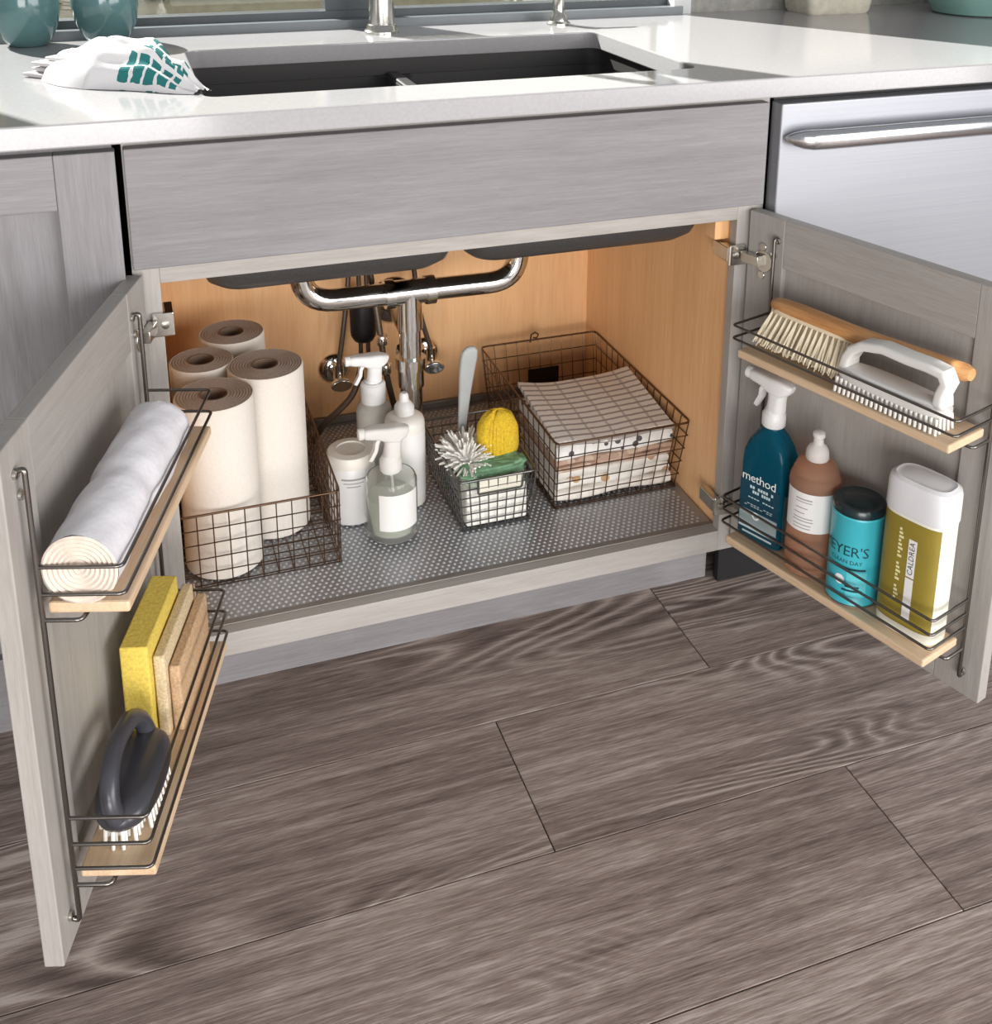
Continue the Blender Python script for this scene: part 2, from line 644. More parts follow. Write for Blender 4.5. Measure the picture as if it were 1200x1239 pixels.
def counter():
    bm = bmesh.new()
    outer = [(-1.25, -0.042), (2.1, -0.042), (2.1, 0.639), (-1.25, 0.639)]
    inner = [(p[0], p[1]) for p in rrect(SCX, SCY, SHX, SHY, 0.022, 0)]
    for z in (CT, CB):
        eds = []
        for loop in (outer, inner):
            vs = [bm.verts.new((x, y, z)) for x, y in loop]
            eds += [bm.edges.new((vs[i], vs[(i + 1) % len(vs)])) for i in range(len(vs))]
        bmesh.ops.triangle_fill(bm, use_beauty=True, edges=eds)
    bm.verts.ensure_lookup_table()
    n = len(outer) + len(inner)
    for a, m in ((0, len(outer)), (len(outer), len(inner))):
        for i in range(m):
            j = (i + 1) % m
            bm.faces.new([bm.verts[a + i], bm.verts[a + j], bm.verts[n + a + j], bm.verts[n + a + i]])
    bmesh.ops.recalc_face_normals(bm, faces=bm.faces[:])
    me = bpy.data.meshes.new('countertop')
    bm.to_mesh(me)
    bm.free()
    me.materials.append(QUARTZ)
    o = bpy.data.objects.new('countertop', me)
    COL.objects.link(o)
    b = o.modifiers.new('bevel', 'BEVEL')
    b.width = 0.0022
    b.segments = 2
    b.limit_method = 'ANGLE'
    return o


tag(counter(), 'white polished quartz countertop running over the cabinets and dishwasher', 'countertop')

# ------------------------------------------------------------------ undermount double sink
sink = thing('double_sink', 'dark grey undermount double bowl sink set into the white counter', 'sink', (0, 0, 0.643))
OZ = -0.643


def bowl(x0, x1):
    cx, hx = (x0 + x1) / 2, (x1 - x0) / 2
    cy, hy = 0.2565, 0.212
    t = 0.010
    r = []
    for ins, z in ((0, 0.858), (0.002, 0.72), (0.005, 0.676), (0.012, 0.659), (0.026, 0.647), (0.05, 0.643)):
        r.append(rrect(cx, cy, hx - ins, hy - ins, 0.035, z + OZ))
    for ins, z in ((0.062, 0.653), (0.045, 0.656), (0.030, 0.665), (0.022, 0.68), (0.013, 0.73), (t, 0.858)):
        r.append(rrect(cx, cy, hx - ins, hy - ins, 0.030, z + OZ))
    m = MB()
    n = len(r[0])
    m.loft(r, False, False, wrap=True)
    m.f = [f for f in m.f]
    # close the floors
    m.add(r[5], [tuple(range(n))])
    m.add(r[6], [tuple(range(n))])
    return m


for x0, x1 in ((-0.364, -0.003), (0.003, 0.394)):
    bo = bowl(x0, x1).build('bowl', SINKM, sink, smooth=40)
    cx = (x0 + x1) / 2
    MB().lathe([(0.045, 0.6535 + OZ), (0.045, 0.657 + OZ), (0.036, 0.657 + OZ), (0.030, 0.6535 + OZ)], 24, cx, 0.32).build('drain_strainer', CHROME, bo, smooth=40)
rim = MB().loft([rrect(SCX + 0.0, 0.2565, 0.379, 0.212, 0.035, 0.8585 + OZ), rrect(SCX, 0.2565, 0.379, 0.212, 0.035, 0.8868 + OZ),
                 rrect(SCX, 0.2565, 0.366, 0.201, 0.030, 0.8868 + OZ), rrect(SCX, 0.2565, 0.366, 0.201, 0.030, 0.8585 + OZ)], wrap=True)
rim.build('rim', SINKM, sink, smooth=40)
MB().box(-0.011, 0.011, 0.052, 0.461, 0.852 + OZ, 0.864 + OZ).build('divider', SINKM, sink, bevel=0.004, seg=3)

# ------------------------------------------------------------------ drain plumbing
PYY, PZ, PR = 0.32, 0.514, 0.0190
TX = -0.013
drain = thing('drain_pipe_assembly', 'polished chrome drain pipes joining both sink bowls to one trap', 'drain pipes', (TX, PYY, 0.30))
T = Matrix.Translation((-TX, -PYY, -0.30))


def pipe(pts, r, name, rr=0.0, mat=CHROME, n=18, parent=None):
    p = rpath(pts, rr, 8) if rr else pts
    m = MB().tube(p, r, n)
    m.xform(T)
    return m.build(name, mat, parent or drain, smooth=50)


pipe([(-0.193, PYY, 0.643), (-0.193, PYY, PZ + 0.002), (TX - 0.02, PYY, PZ)], PR, 'branch_pipe', 0.055)
pipe([(0.181, PYY, 0.643), (0.181, PYY, PZ - 0.002), (TX + 0.03, PYY, PZ)], PR, 'branch_pipe', 0.055)
tee = MB().tube([(TX - 0.036, PYY, PZ), (TX + 0.036, PYY, PZ)], 0.0215, 20).tube([(TX, PYY, PZ), (TX, PYY, PZ - 0.066)], 0.0215, 20)
tee.xform(T)
tee.build('tee_fitting', CHROME, drain, smooth=50)
for x in (TX - 0.035, TX + 0.035):
    pipe([(x - 0.008, PYY, PZ), (x + 0.008, PYY, PZ)], 0.0255, 'slip_nut', n=10)
pipe([(TX, PYY, PZ - 0.05), (TX, PYY, 0.378)], 0.0185, 'tailpiece')
pipe([(TX, PYY, 0.396), (TX, PYY, 0.376)], 0.0260, 'slip_nut', n=10)
pipe([(TX, PYY, 0.378), (TX, PYY, 0.343)], 0.0225, 'trap_collar')
jb = [(TX, PYY, 0.348), (TX, PYY, 0.313)]
for k in range(1, 13):
    a = PI * k / 12
    c = 0.036
    jb.append((TX + 0.018 * (1 - math.cos(a)) / 2 * 1.0, PYY + c * (1 - math.cos(a)), 0.313 - c * math.sin(a)))
jb += [(TX + 0.018, PYY + 2 * 0.036, 0.38)]
pipe(jb, 0.0190, 'trap_bend')
pipe([(TX + 0.018, PYY + 0.072, 0.360), (TX + 0.018, PYY + 0.072, 0.380)], 0.026, 'slip_nut', n=10)
pipe([(TX + 0.018, PYY + 0.072, 0.375), (TX + 0.018, PYY + 0.072, 0.405), (TX + 0.03, 0.566, 0.40)], 0.0185, 'trap_arm', 0.03)
m = MB().lathe([(0.048, 0), (0.046, 0.004), (0.034, 0.010), (0.020, 0.012)], 28)
m.xform(T @ Matrix.Translation((TX + 0.03, 0.5695, 0.40)) @ Matrix.Rotation(PI / 2, 4, 'X'))
m.build('wall_flange', CHROME, drain, smooth=40)
for x in (-0.193, 0.181):
    pipe([(x, PYY, 0.6425), (x, PYY, 0.625)], 0.027, 'drain_nut', n=10)

# water supply: valves, hoses, hose weight
HOSE = flat('braided_steel_hose', (96, 84, 74), 0.45, 0.5, 0.35, 500)
for i, (x, z) in enumerate(((-0.1022, 0.276), (0.075, 0.285))):
    sv = thing('supply_valve', ('chrome shut-off valve on the cabinet back behind the frosted spray bottle', 'chrome shut-off valve on the cabinet back to the right of the trap')[i], 'valve', (x, 0.570, z))
    MB().lathe([(0.031, 0), (0.030, 0.004), (0.022, 0.010), (0.012, 0.012)], 24).xform(Matrix.Rotation(PI / 2, 4, 'X')).build('escutcheon', CHROME, sv, smooth=40)
    MB().tube([(0, 0, 0), (0, -0.07, 0)], 0.010, 14).tube([(0, -0.055, -0.012), (0, -0.055, 0.032)], 0.009, 14).build('valve_body', CHROME, sv, smooth=40)
    MB().loft([[(0.020 * math.cos(t), -0.070 - d, 0.012 * math.sin(t)) for t in [2 * PI * k / 20 for k in range(20)]] for d in (0, 0.012)]).build('valve_handle', CHROME, sv, smooth=40, bevel=0.002)
    if i == 0:
        pts = [(0, -0.055, 0.03), (0.010, -0.06, 0.10), (0.028, -0.05, 0.22), (0.030, -0.03, 0.38), (0.045, -0.02, 0.60)]
    else:
        pts = [(0, -0.055, 0.03), (-0.02, -0.055, 0.10), (-0.035, -0.05, 0.25), (-0.02, -0.03, 0.40), (-0.015, -0.02, 0.60)]
    MB().tube(rpath(pts, 0.08, 6), 0.0048, 8).build('supply_hose', HOSE, sv, smooth=50)
fh = thing('faucet_hose', 'black weighted pull-out faucet hose hanging behind the branch pipe', 'hose', (-0.0556, 0.505, 0.26))
MB().lathe([(0.006, 0.093), (0.018, 0.096), (0.0235, 0.106), (0.0245, 0.114), (0.0245, 0.178), (0.023, 0.190), (0.014, 0.196), (0.006, 0.198)], 24).build('hose_weight', BLACK, fh, smooth=50)
MB().tube([(-0.006, 0, 0.60), (-0.006, 0, 0.35), (-0.006, 0, 0.02), (0.0, 0.0, -0.006), (0.008, 0, 0.02), (0.008, 0, 0.35), (0.008, 0, 0.6)], 0.0042, 8).build('hose', HOSE, fh, smooth=60)
loop = [(0.060, 0.13, 0.56), (0.050, 0.11, 0.38), (0.037, 0.04, 0.29), (0.035, 0, 0.23), (0.042, -0.02, 0.16), (0.052, -0.03, 0.05), (0.066, -0.03, -0.02), (0.085, -0.03, -0.04)]
hz = thing('flexible_hose', 'braided flexible hose with couplings running down beside the tailpiece', 'hose', (-0.098, 0.40, 0.30))
MB().tube(rpath(loop, 0.06, 6), 0.0055, 8).build('hose', HOSE, hz, smooth=60)
for z, x in ((0.10, 0.0475), (0.19, 0.0385), (0.045, 0.0528)):
    MB().lathe([(0.0075, z), (0.0095, z + 0.003), (0.0095, z + 0.017), (0.0075, z + 0.02)], 10, x, -0.028 if z < 0.15 else -0.012).build('coupling', CHROME, hz, smooth=40)
pc = MB().tube(rpath([(-0.090, 0.36, 0.375), (-0.104, 0.36, 0.32), (-0.135, 0.37, 0.285), (-0.158, 0.39, 0.255), (-0.165, 0.45, 0.19), (-0.155, 0.50, 0.173)], 0.05, 6), 0.0058, 8).build('drain_hose', flat('brown_rubber_hose', (70, 54, 44), 0.5), smooth=60)
tag(pc, 'thin brown rubber hose curving down behind the frosted spray bottle', 'hose')

# ------------------------------------------------------------------ liner mat
mat = thing('cabinet_mat', 'silver studded liner mat covering the cabinet floor', 'mat', (0, 0, 0.158))
MATM = flat('silver_vinyl', (158, 159, 162), 0.4, 0.5, 0.05)
box(-0.418, 0.418, 0.0215, 0.566, 0, 0.006).build('sheet', MATM, mat, bevel=0.0015)
box(-0.418, 0.418, 0.0195, 0.030, 0.0005, 0.0075).build('edge_lip', flat('mat_lip', (128, 122, 116), 0.45, 0.3), mat, bevel=0.0015)
box(-0.418, 0.418, 0.560, 0.5685, 0.006, 0.020).build('edge_lip', flat('mat_lip', (128, 122, 116), 0.45, 0.3), mat, bevel=0.0015)
st = MB()
pitch = 0.0098
ny = int(0.52 / (pitch * 0.866))
for j in range(ny):
    y = 0.036 + j * pitch * 0.866
    nx = int(0.815 / pitch)
    for i in range(nx):
        x = -0.408 + i * pitch + (pitch / 2 if j % 2 else 0)
        r0, r1 = 0.0033, 0.0016
        b0 = [(x + r0 * math.cos(PI / 3 * k), y + r0 * math.sin(PI / 3 * k), 0.0055) for k in range(6)]
        b1 = [(x + r1 * math.cos(PI / 3 * k), y + r1 * math.sin(PI / 3 * k), 0.0073) for k in range(6)]
        st.add(b0 + b1, [(k, (k + 1) % 6, 6 + (k + 1) % 6, 6 + k) for k in range(6)] + [tuple(range(6, 12))])
stuff(st.build('stud_texture', flat('mat_stud', (198, 201, 206), 0.34, 0.6, 0.04), mat))
FZ = 0.1662   # top of the mat

# ------------------------------------------------------------------ paper towel rolls
PAPER = paper('paper_towel', (218, 211, 202))
PEND = flat('paper_roll_end', (170, 154, 142), 0.95, var=0.12, nscale=300)
CARD = flat('cardboard_core', (120, 98, 82), 0.9)


def towel_roll(x, y, r, h, label):
    t = thing('paper_towel_roll', label, 'paper towels', (x, y, FZ), random.uniform(0, 6), 'paper towel rolls in the wire basket')
    ro = MB().lathe([(r - 0.003, 0), (r, 0.003), (r, h - 0.003), (r - 0.002, h)], 56, cap0=True, cap1=False)
    ro.build('roll', PAPER, t, smooth=40)
    e = MB()
    prof = [(0.0205, h - 0.12), (0.0205, h)]
    k = 0.0215
    i = 0
    while k < r - 0.003:
        prof.append((k, h - 0.0002 - 0.0009 * (i % 2)))
        k += 0.0022
        i += 1
    prof += [(r - 0.002, h)]
    e.lathe(prof, 48, cap0=False, cap1=False).build('end_face', PEND, t, smooth=20)
    MB().lathe([(0.0205, h + 0.0008), (0.0190, h + 0.0008), (0.0190, h - 0.16), (0.0001, h - 0.16)], 28, cap0=False, cap1=False).build('core', CARD, t, smooth=40)
    MB().add([(r * math.cos(a) * 1.004, r * math.sin(a) * 1.004, z) for z in (0.004, h - 0.004) for a in (0.0, 0.05, 0.10, 0.15)],
             [(0, 1, 5, 4), (1, 2, 6, 5), (2, 3, 7, 6)]).build('loose_edge', PAPER, t)
    return t


towel_roll(-0.349, 0.180, 0.0585, 0.279, 'white paper towel roll standing at the front of its basket')
towel_roll(-0.263, 0.262, 0.0590, 0.279, 'tall white paper towel roll next to the white lidded tub')
towel_roll(-0.357, 0.310, 0.0500, 0.279, 'paper towel roll squeezed between the cabinet side and two other rolls')
towel_roll(-0.300, 0.408, 0.0540, 0.279, 'paper towel roll standing rearmost against the cabinet back')


# ------------------------------------------------------------------ wire baskets
def basket(name, label, loc, bot, top, h, sp, wr, rim_r, mat, nh, cut=None):
    """bot/top: half sizes (hx, hy) at base and rim; straight-sided wire tray, loc = centre of base"""
    t = thing(name, label, 'basket', loc)

    def P(u, v, k):     # u, v in -1..1, k 0..1 height
        hx = bot[0] + (top[0] - bot[0]) * k
        hy = bot[1] + (top[1] - bot[1]) * k
        return (u * hx, v * hy, k * h + wr)

    ring = rpath([P(-1, -1, 1), P(1, -1, 1), P(1, 1, 1), P(-1, 1, 1)], 0.012, 4, True)
    MB().tube(ring, rim_r, 8, True).build('rim', mat, t, smooth=60)
    nx = max(2, round(2 * bot[0] / sp))
    nyy = max(2, round(2 * bot[1] / sp))
    fr, bk, lf, rg, fl = MB(), MB(), MB(), MB(), MB()
    for i in range(nx + 1):
        u = -0.97 + 1.94 * i / nx
        fr.tube([P(u, -1, 0), P(u, -1, 1)], wr, 5)
        bk.tube([P(u, 1, 0), P(u, 1, 1)], wr, 5)
        fl.tube([P(u, -1, 0), P(u, 1, 0)], wr, 5)
    for i in range(nyy + 1):
        v = -0.97 + 1.94 * i / nyy
        lf.tube([P(-1, v, 0), P(-1, v, 1)], wr, 5)
        rg.tube([P(1, v, 0), P(1, v, 1)], wr, 5)
        fl.tube([P(-1, v, 0), P(1, v, 0)], wr, 5)
    for j in range(nh):
        k = j / nh
        fr.tube([P(-1, -1, k), P(1, -1, k)], wr, 5)
        bk.tube([P(-1, 1, k), P(1, 1, k)], wr, 5)
        lf.tube([P(-1, -1, k), P(-1, 1, k)], wr, 5)
        rg.tube([P(1, -1, k), P(1, 1, k)], wr, 5)
    for nm, m in (('wire_grid', fr), ('wire_grid', bk), ('wire_grid', lf), ('wire_grid', rg), ('wire_grid', fl)):
        m.build(nm, mat, t, smooth=60)
    return t, P


basket('wire_basket', 'low bronze wire basket holding four paper towel rolls', (-0.298, 0.294, FZ), (0.118, 0.181), (0.1185, 0.183), 0.122, 0.0245, 0.0010, 0.0019, BRONZE, 5)
bb, BP = basket('wire_basket', 'large flared bronze wire basket filled with folded kitchen towels', (0.297, 0.3165, FZ), (0.113, 0.175), (0.121, 0.202), 0.134, 0.0235, 0.0010, 0.0019, BRONZE, 5)
box(-0.03, 0.035, 0.180, 0.1825, 0.045, 0.083).build('label_plate', flat('dark_bronze_plate', (52, 40, 34), 0.5, 0.6), bb, bevel=0.001)
MB().tube([(-0.018, 0.203, 0.130), (-0.016, 0.203, 0.146), (-0.008, 0.203, 0.150), (-0.001, 0.203, 0.145), (-0.004, 0.203, 0.138), (-0.012, 0.203, 0.139)], 0.0018, 6).build('rim_hook', BRONZE, bb, smooth=60)
sb, SP = basket('wire_basket', 'small grey wire caddy with a label window holding scrubbing tools', (0.078, 0.232, FZ), (0.058, 0.104), (0.067, 0.111), 0.092, 0.0145, 0.0011, 0.0024, GUNWIRE, 6)
MB().tube(rpath([(-0.034, -0.1125, 0.094), (-0.034, -0.1115, 0.068), (0.040, -0.1115, 0.068), (0.043, -0.1125, 0.094)], 0.004, 4), 0.002, 6).build('label_frame', GUNWIRE, sb, smooth=60)
box(-0.032, 0.039, -0.1105, -0.1095, 0.070, 0.092).build('label_card', flat('cream_card', (216, 212, 196), 0.7), sb)


# ------------------------------------------------------------------ folded kitchen towels
def checks():
    t = NT('grey_plaid_cotton')
    tc = t.n('ShaderNodeTexCoord')
    sp = t.n('ShaderNodeSeparateXYZ')
    t.l(tc.outputs['Object'], sp.inputs[0])
    nz = t.noise(tc.outputs['Object'], 90, 2)
    def band(o, f, th):
        a = t.math('ADD', t.math('MULTIPLY', o, f), t.math('MULTIPLY', nz, 0.12))
        return t.math('LESS_THAN', t.math('FRACT', a), th)
    b = t.math('MAXIMUM', t.math('MULTIPLY', band(sp.outputs[1], 62, 0.30), 0.8), t.math('MULTIPLY', band(sp.outputs[0], 26, 0.12), 0.45))
    col = t.mix(srgb(238, 232, 225), srgb(140, 129, 122), b)
    t.bump(nz, 0.5, 0.001)
    return t.set(col=col, rough=0.95)


def floral(name, base, spot, acc, scale=38, cut=0.17):
    t = NT(name)
    v = t.n('ShaderNodeTexVoronoi')
    v.inputs['Scale'].default_value = scale
    t.l(t.coords(rnd=9), v.inputs['Vector'])
    near = t.math('LESS_THAN', v.outputs['Distance'], cut)
    sel = t.n('ShaderNodeSeparateColor')
    t.l(v.outputs['Color'], sel.inputs[0])
    pick = t.math('MULTIPLY', near, t.math('GREATER_THAN', sel.outputs[0], 0.45))
    pc2 = t.math('MULTIPLY', near, t.math('GREATER_THAN', sel.outputs[1], 0.62))
    c = t.mix(srgb(*base), srgb(*spot), pick)
    c = t.mix(c, srgb(*acc), pc2)
    t.bump(t.noise(t.coords(), 300, 2), 0.4, 0.0008)
    return t.set(col=c, rough=0.95)


def folded(name, label, x0, x1, y0, y1, z0, z1, mat, sag=0.0, folds=2, lift=0.0):
    """a towel folded into layers: each layer is a rounded slab, the layers are parts of it"""
    cx, cy = (x0 + x1) / 2, (y0 + y1) / 2
    t = thing(name, label, 'towel', (cx, cy, z0), 0, 'folded towels stacked in the large wire basket')
    th = (z1 - z0) / folds
    rs = random.Random(int(x0 * 1e4 + z0 * 1e5))
    for k in range(folds):
        m = MB()
        hx, hy = (x1 - x0) / 2 - rs.uniform(0, 0.004), (y1 - y0) / 2 - rs.uniform(0, 0.003)
        n = 14
        # cross-section in (y, z): stadium; lofted along x with sag
        rings = []
        ph = rs.uniform(0, 6)
        for i in range(n + 1):
            u = -1 + 2 * i / n
            ring = []
            cr = min(th * 0.48, 0.008)
            e = 1.0 if abs(u) < 0.97 else 0.86
            for (yy, zz) in [(p[0], p[1]) for p in rrect(0, 0, hy, th / 2 * e, cr * e, 0, 4)]:
                s = (yy / hy + 1) / 2
                dz = -sag * (1 - u * u) * (0.35 + 0.65 * s) + lift * s + 0.0012 * math.sin(5 * u + ph + 9 * s)
                ring.append((u * hx, yy + 0.0016 * math.sin(4 * u + ph), th * (k + 0.5) + zz + dz))
            rings.append(ring)
        m.loft(rings).build('fold', mat, t, smooth=50)
    return t


tx0, tx1, ty0, ty1 = 0.189, 0.404, 0.147, 0.335
z = FZ + 0.0045
folded('kitchen_towel', 'plain white folded towel at the bottom of the basket stack', tx0, tx1, ty0, ty1, z, z + 0.022, paper('white_cotton', (236, 228, 218), 0.001, 300), folds=1)
z += 0.0225
folded('kitchen_towel', 'white folded towel with yellow blossoms low in the stack', tx0, tx1 - 0.001, ty0, ty1, z, z + 0.034, floral('yellow_blossom_cotton', (238, 234, 226), (214, 186, 70), (196, 160, 120), 34, 0.30), folds=2)
z += 0.0345
folded('kitchen_towel', 'tan and pinkish folded towel in the middle of the stack', tx0, tx1 + 0.002, ty0, ty1, z, z + 0.020, floral('tan_stripe_cotton', (196, 166, 146), (170, 140, 122), (214, 190, 170), 50, 0.45), folds=2)
z += 0.0205
folded('kitchen_towel', 'white folded towel with dark flower print under the plaid one', tx0, tx1, ty0, ty1, z, z + 0.026, floral('dark_flower_cotton', (240, 238, 234), (70, 70, 84), (96, 92, 96), 46, 0.26), folds=1, lift=0.006)
z += 0.0265
folded('kitchen_towel', 'grey plaid folded towel on top of the stack', tx0 - 0.001, tx1 + 0.001, ty0 - 0.001, ty1 + 0.004, z, z + 0.010, checks(), sag=0.010, folds=1, lift=0.024)


# ------------------------------------------------------------------ scrubbing tools in the small caddy
def strands(n, ln, r0, rnd, dome):
    m = MB()
    for i in range(n):
        a = rnd.uniform(0, 2 * PI)
        b = math.acos(rnd.uniform(0.0, 1.0))
        d = Vector((math.sin(b) * math.cos(a), math.sin(b) * math.sin(a), math.cos(b)))
        s = Vector((d.x * dome[0], d.y * dome[1], d.z * dome[2]))
        e = s + d * ln * rnd.uniform(0.75, 1.15) + Vector((rnd.uniform(-1, 1), rnd.uniform(-1, 1), rnd.uniform(-0.6, 0.6))) * 0.005
        m.tube([s * 0.8, (s + e) / 2 + Vector((0, 0, 0.002)), e], [r0, r0, r0 * 0.7], 5)
    return m


du = thing('dish_mop', 'white dish mop with shaggy strands poking out of the small wire caddy', 'dish mop', (0.050, 0.205, FZ + 0.003))
stuff(strands(190, 0.022, 0.0020, random.Random(3), (0.030, 0.045, 0.022)).xform(Matrix.Translation((0.0, 0.0, 0.082))).build('mop_strands', flat('white_cotton_strand', (240, 238, 232), 0.9), du, smooth=60))
MB().lathe([(0.012, 0.0), (0.012, 0.06), (0.030, 0.08), (0.026, 0.098), (0.008, 0.106)], 20).build('mop_head', WHITEP, du, smooth=50)


def lumpy(rx, ry, rz, noise, seed, groove=False, power=2.4, nu=28, nv=36):
    rn = random.Random(seed)
    ph = [rn.uniform(0, 6) for _ in range(6)]
    sg = lambda v, p: math.copysign(abs(v) ** p, v)

    def fn(u, v):
        b = (u - 0.5) * PI
        a = v * 2 * PI
        p = 2 / power
        x, y, zz = sg(math.cos(b), p) * sg(math.cos(a), p), sg(math.cos(b), p) * sg(math.sin(a), p), sg(math.sin(b), p)
        k = 1 + noise * (math.sin(7 * a + ph[0] + 3 * b) + math.sin(11 * b + ph[1] + 2 * a) + math.sin(13 * a - 5 * b + ph[2])) / 3
        if groove:
            k *= 1 - 0.10 * math.exp(-((math.sin((a - 4.25) / 2)) / 0.07) ** 2)
        return (x * rx * k, y * ry * k, zz * rz * k)
    return MB().grid(fn, nu, nv)


SPY = flat('yellow_sponge_foam', (214, 178, 44), 0.95, var=0.22, nscale=260, bump=0.002)
ys = thing('scrub_sponge', 'rounded mustard yellow sponge standing upright in the small wire caddy', 'sponge', (0.103, 0.200, FZ + 0.118))
lumpy(0.036, 0.024, 0.052, 0.03, 5, True).build('foam_body', SPY, ys, smooth=70)
for k in range(5):
    a = -PI / 2 - 0.6 + 0.18 * k
    MB().tube([(0.0355 * math.cos(a) * s, 0.0238 * math.sin(a) * s - 0.0005, zz) for s, zz in ((0.80, -0.034), (0.97, -0.015), (1.0, 0.005), (0.92, 0.025), (0.7, 0.040))], 0.0013, 5).build('ridge', SPY, ys, smooth=60)
gc = thing('folded_cloth', 'green and white folded cloth lying under the yellow sponge', 'cloth', (0.082, 0.166, FZ + 0.087))
GRN = flat('green_microfibre', (128, 172, 136), 0.95, var=0.3, nscale=70, bump=0.003)
lumpy(0.055, 0.028, 0.009, 0.12, 8, power=3.4).xform(Matrix.Rotation(-0.08, 4, 'Y')).build('fold', GRN, gc, smooth=70)
lumpy(0.053, 0.030, 0.007, 0.05, 9, power=3.2).xform(Matrix.Translation((0.0, -0.002, -0.013))).build('fold', flat('pale_green_microfibre', (208, 222, 206), 0.95, bump=0.001), gc, smooth=70)
ws = thing('sponge_block', 'white sponge block behind the front of the small wire caddy', 'sponge', (0.080, 0.152, FZ + 0.003))
box(-0.052, 0.052, -0.019, 0.019, 0, 0.066).build('foam', paper('white_melamine_foam', (238, 236, 228), 0.001, 200), ws, bevel=0.004)
wd = thing('scrubber_handle', 'pale grey flat paddle handle standing upright at the back of the small caddy', 'scrubber', (0.058, 0.262, FZ + 0.003))
rings = []
for zz, hw, ht, x in ((0, 0.005, 0.004, -0.002), (0.06, 0.006, 0.004, 0), (0.12, 0.008, 0.0045, 0.003), (0.17, 0.0105, 0.005, 0.007), (0.21, 0.0135, 0.005, 0.011), (0.238, 0.0150, 0.005, 0.015), (0.249, 0.0135, 0.0045, 0.017), (0.255, 0.009, 0.003, 0.018), (0.257, 0.004, 0.0015, 0.018)):
    rings.append(rrect(x, 0, hw, ht, min(hw, ht) * 0.9, zz, 4))
MB().loft(rings).build('paddle', flat('pale_grey_plastic', (168, 172, 172), 0.4), wd, smooth=50)
MB().lathe([(0.016, 0), (0.018, 0.004), (0.016, 0.012), (0.006, 0.016)], 18).build('head', flat('pale_grey_plastic', (168, 172, 172), 0.4), wd, smooth=50)

# ------------------------------------------------------------------ bottles on the cabinet floor
FROST = glass('frosted_plastic', (232, 230, 222), 0.35, 1.2, 0.55)
CLEAR = glass('clear_glass', (250, 252, 248), 0.02, 1.22, 0.9)
LIQ = glass('pale_liquid', (240, 242, 226), 0.05, 1.10, 0.6)


def trigger_head(parent, z, mat, s=1.0, rot=PI):
    """trigger sprayer; nozzle points along local +x turned by rot"""
    M = Matrix.Translation((0, 0, z)) @ Matrix.Rotation(rot, 4, 'Z') @ Matrix.Scale(s, 4)
    MB().lathe([(0.014, 0), (0.0155, 0.002), (0.0155, 0.017), (0.013, 0.020), (0.012, 0.024)], 24).xform(M).build('collar', mat, parent, smooth=40)
    r = []
    for x, zc, hy, hz2 in ((-0.026, 0.060, 0.005, 0.003), (-0.022, 0.058, 0.009, 0.007), (-0.010, 0.056, 0.012, 0.012), (0.004, 0.057, 0.012, 0.011), (0.018, 0.060, 0.0105, 0.0085), (0.032, 0.061, 0.0095, 0.0078), (0.036, 0.061, 0.0085, 0.0068)):
        r.append([(x, q[0], q[1]) for q in [(p[0], p[1]) for p in rrect(0, zc, hy, hz2, 0.005, 0, 4)]])
    body = MB().loft(r)
    body.loft([rrect(-0.002, 0, 0.0125, 0.0115, 0.010, 0.022), rrect(-0.003, 0, 0.0115, 0.0105, 0.009, 0.036), rrect(-0.004, 0, 0.012, 0.0105, 0.008, 0.054)])
    body.xform(M).build('sprayer_body', mat, parent, smooth=40)
    MB().lathe([(0.0075, 0), (0.0082, 0.002), (0.0082, 0.009), (0.004, 0.010)], 12).xform(M @ Matrix.Translation((0.035, 0, 0.061)) @ Matrix.Rotation(PI / 2, 4, 'Y')).build('nozzle', mat, parent, smooth=40)
    tr = []
    for x, zc, w in ((0.016, 0.052, 0.0055), (0.020, 0.044, 0.0055), (0.021, 0.034, 0.005), (0.026, 0.024, 0.0045), (0.029, 0.018, 0.003)):
        tr.append([(x - 0.003, -w, zc), (x + 0.002, -w, zc + 0.002), (x + 0.002, w, zc + 0.002), (x - 0.003, w, zc)])
    MB().loft(tr).xform(M).build('trigger', mat, parent, smooth=60)


def cyl_label(parent, r, z0, z1, a0, a1, mat, name='label', n=28):
    MB().add([(r * math.cos(a0 + (a1 - a0) * i / n), r * math.sin(a0 + (a1 - a0) * i / n), zz) for zz in (z0, z1) for i in range(n + 1)],
             [(i, i + 1, n + 2 + i, n + 1 + i) for i in range(n)]).build(name, mat, parent, smooth=60)


# tub with lid
tub = thing('soap_tub', 'white lidded tub with a small grey printed label beside the paper towels', 'tub', (-0.137, 0.238, FZ))
MB().lathe([(0.034, 0), (0.0375, 0.002), (0.0385, 0.006), (0.0385, 0.098), (0.037, 0.101)], 40).build('body', WHITEP, tub, smooth=40)
MB().lathe([(0.0370, 0.100), (0.0392, 0.101), (0.0392, 0.116), (0.0370, 0.120), (0.024, 0.1215), (0.0235, 0.119)], 40).build('lid', flat('ivory_plastic', (222, 217, 208), 0.35, var=0.02), tub, smooth=40)
for k, (w, zz) in enumerate(((0.52, 0.083), (0.44, 0.077), (0.30, 0.071))):
    cyl_label(tub, 0.0388, zz, zz + (0.003 if k == 0 else 0.0016), -PI / 2 - w - 0.1, -PI / 2 + w - 0.1, flat('grey_print', (150, 148, 146), 0.6), 'printed_line', 12)

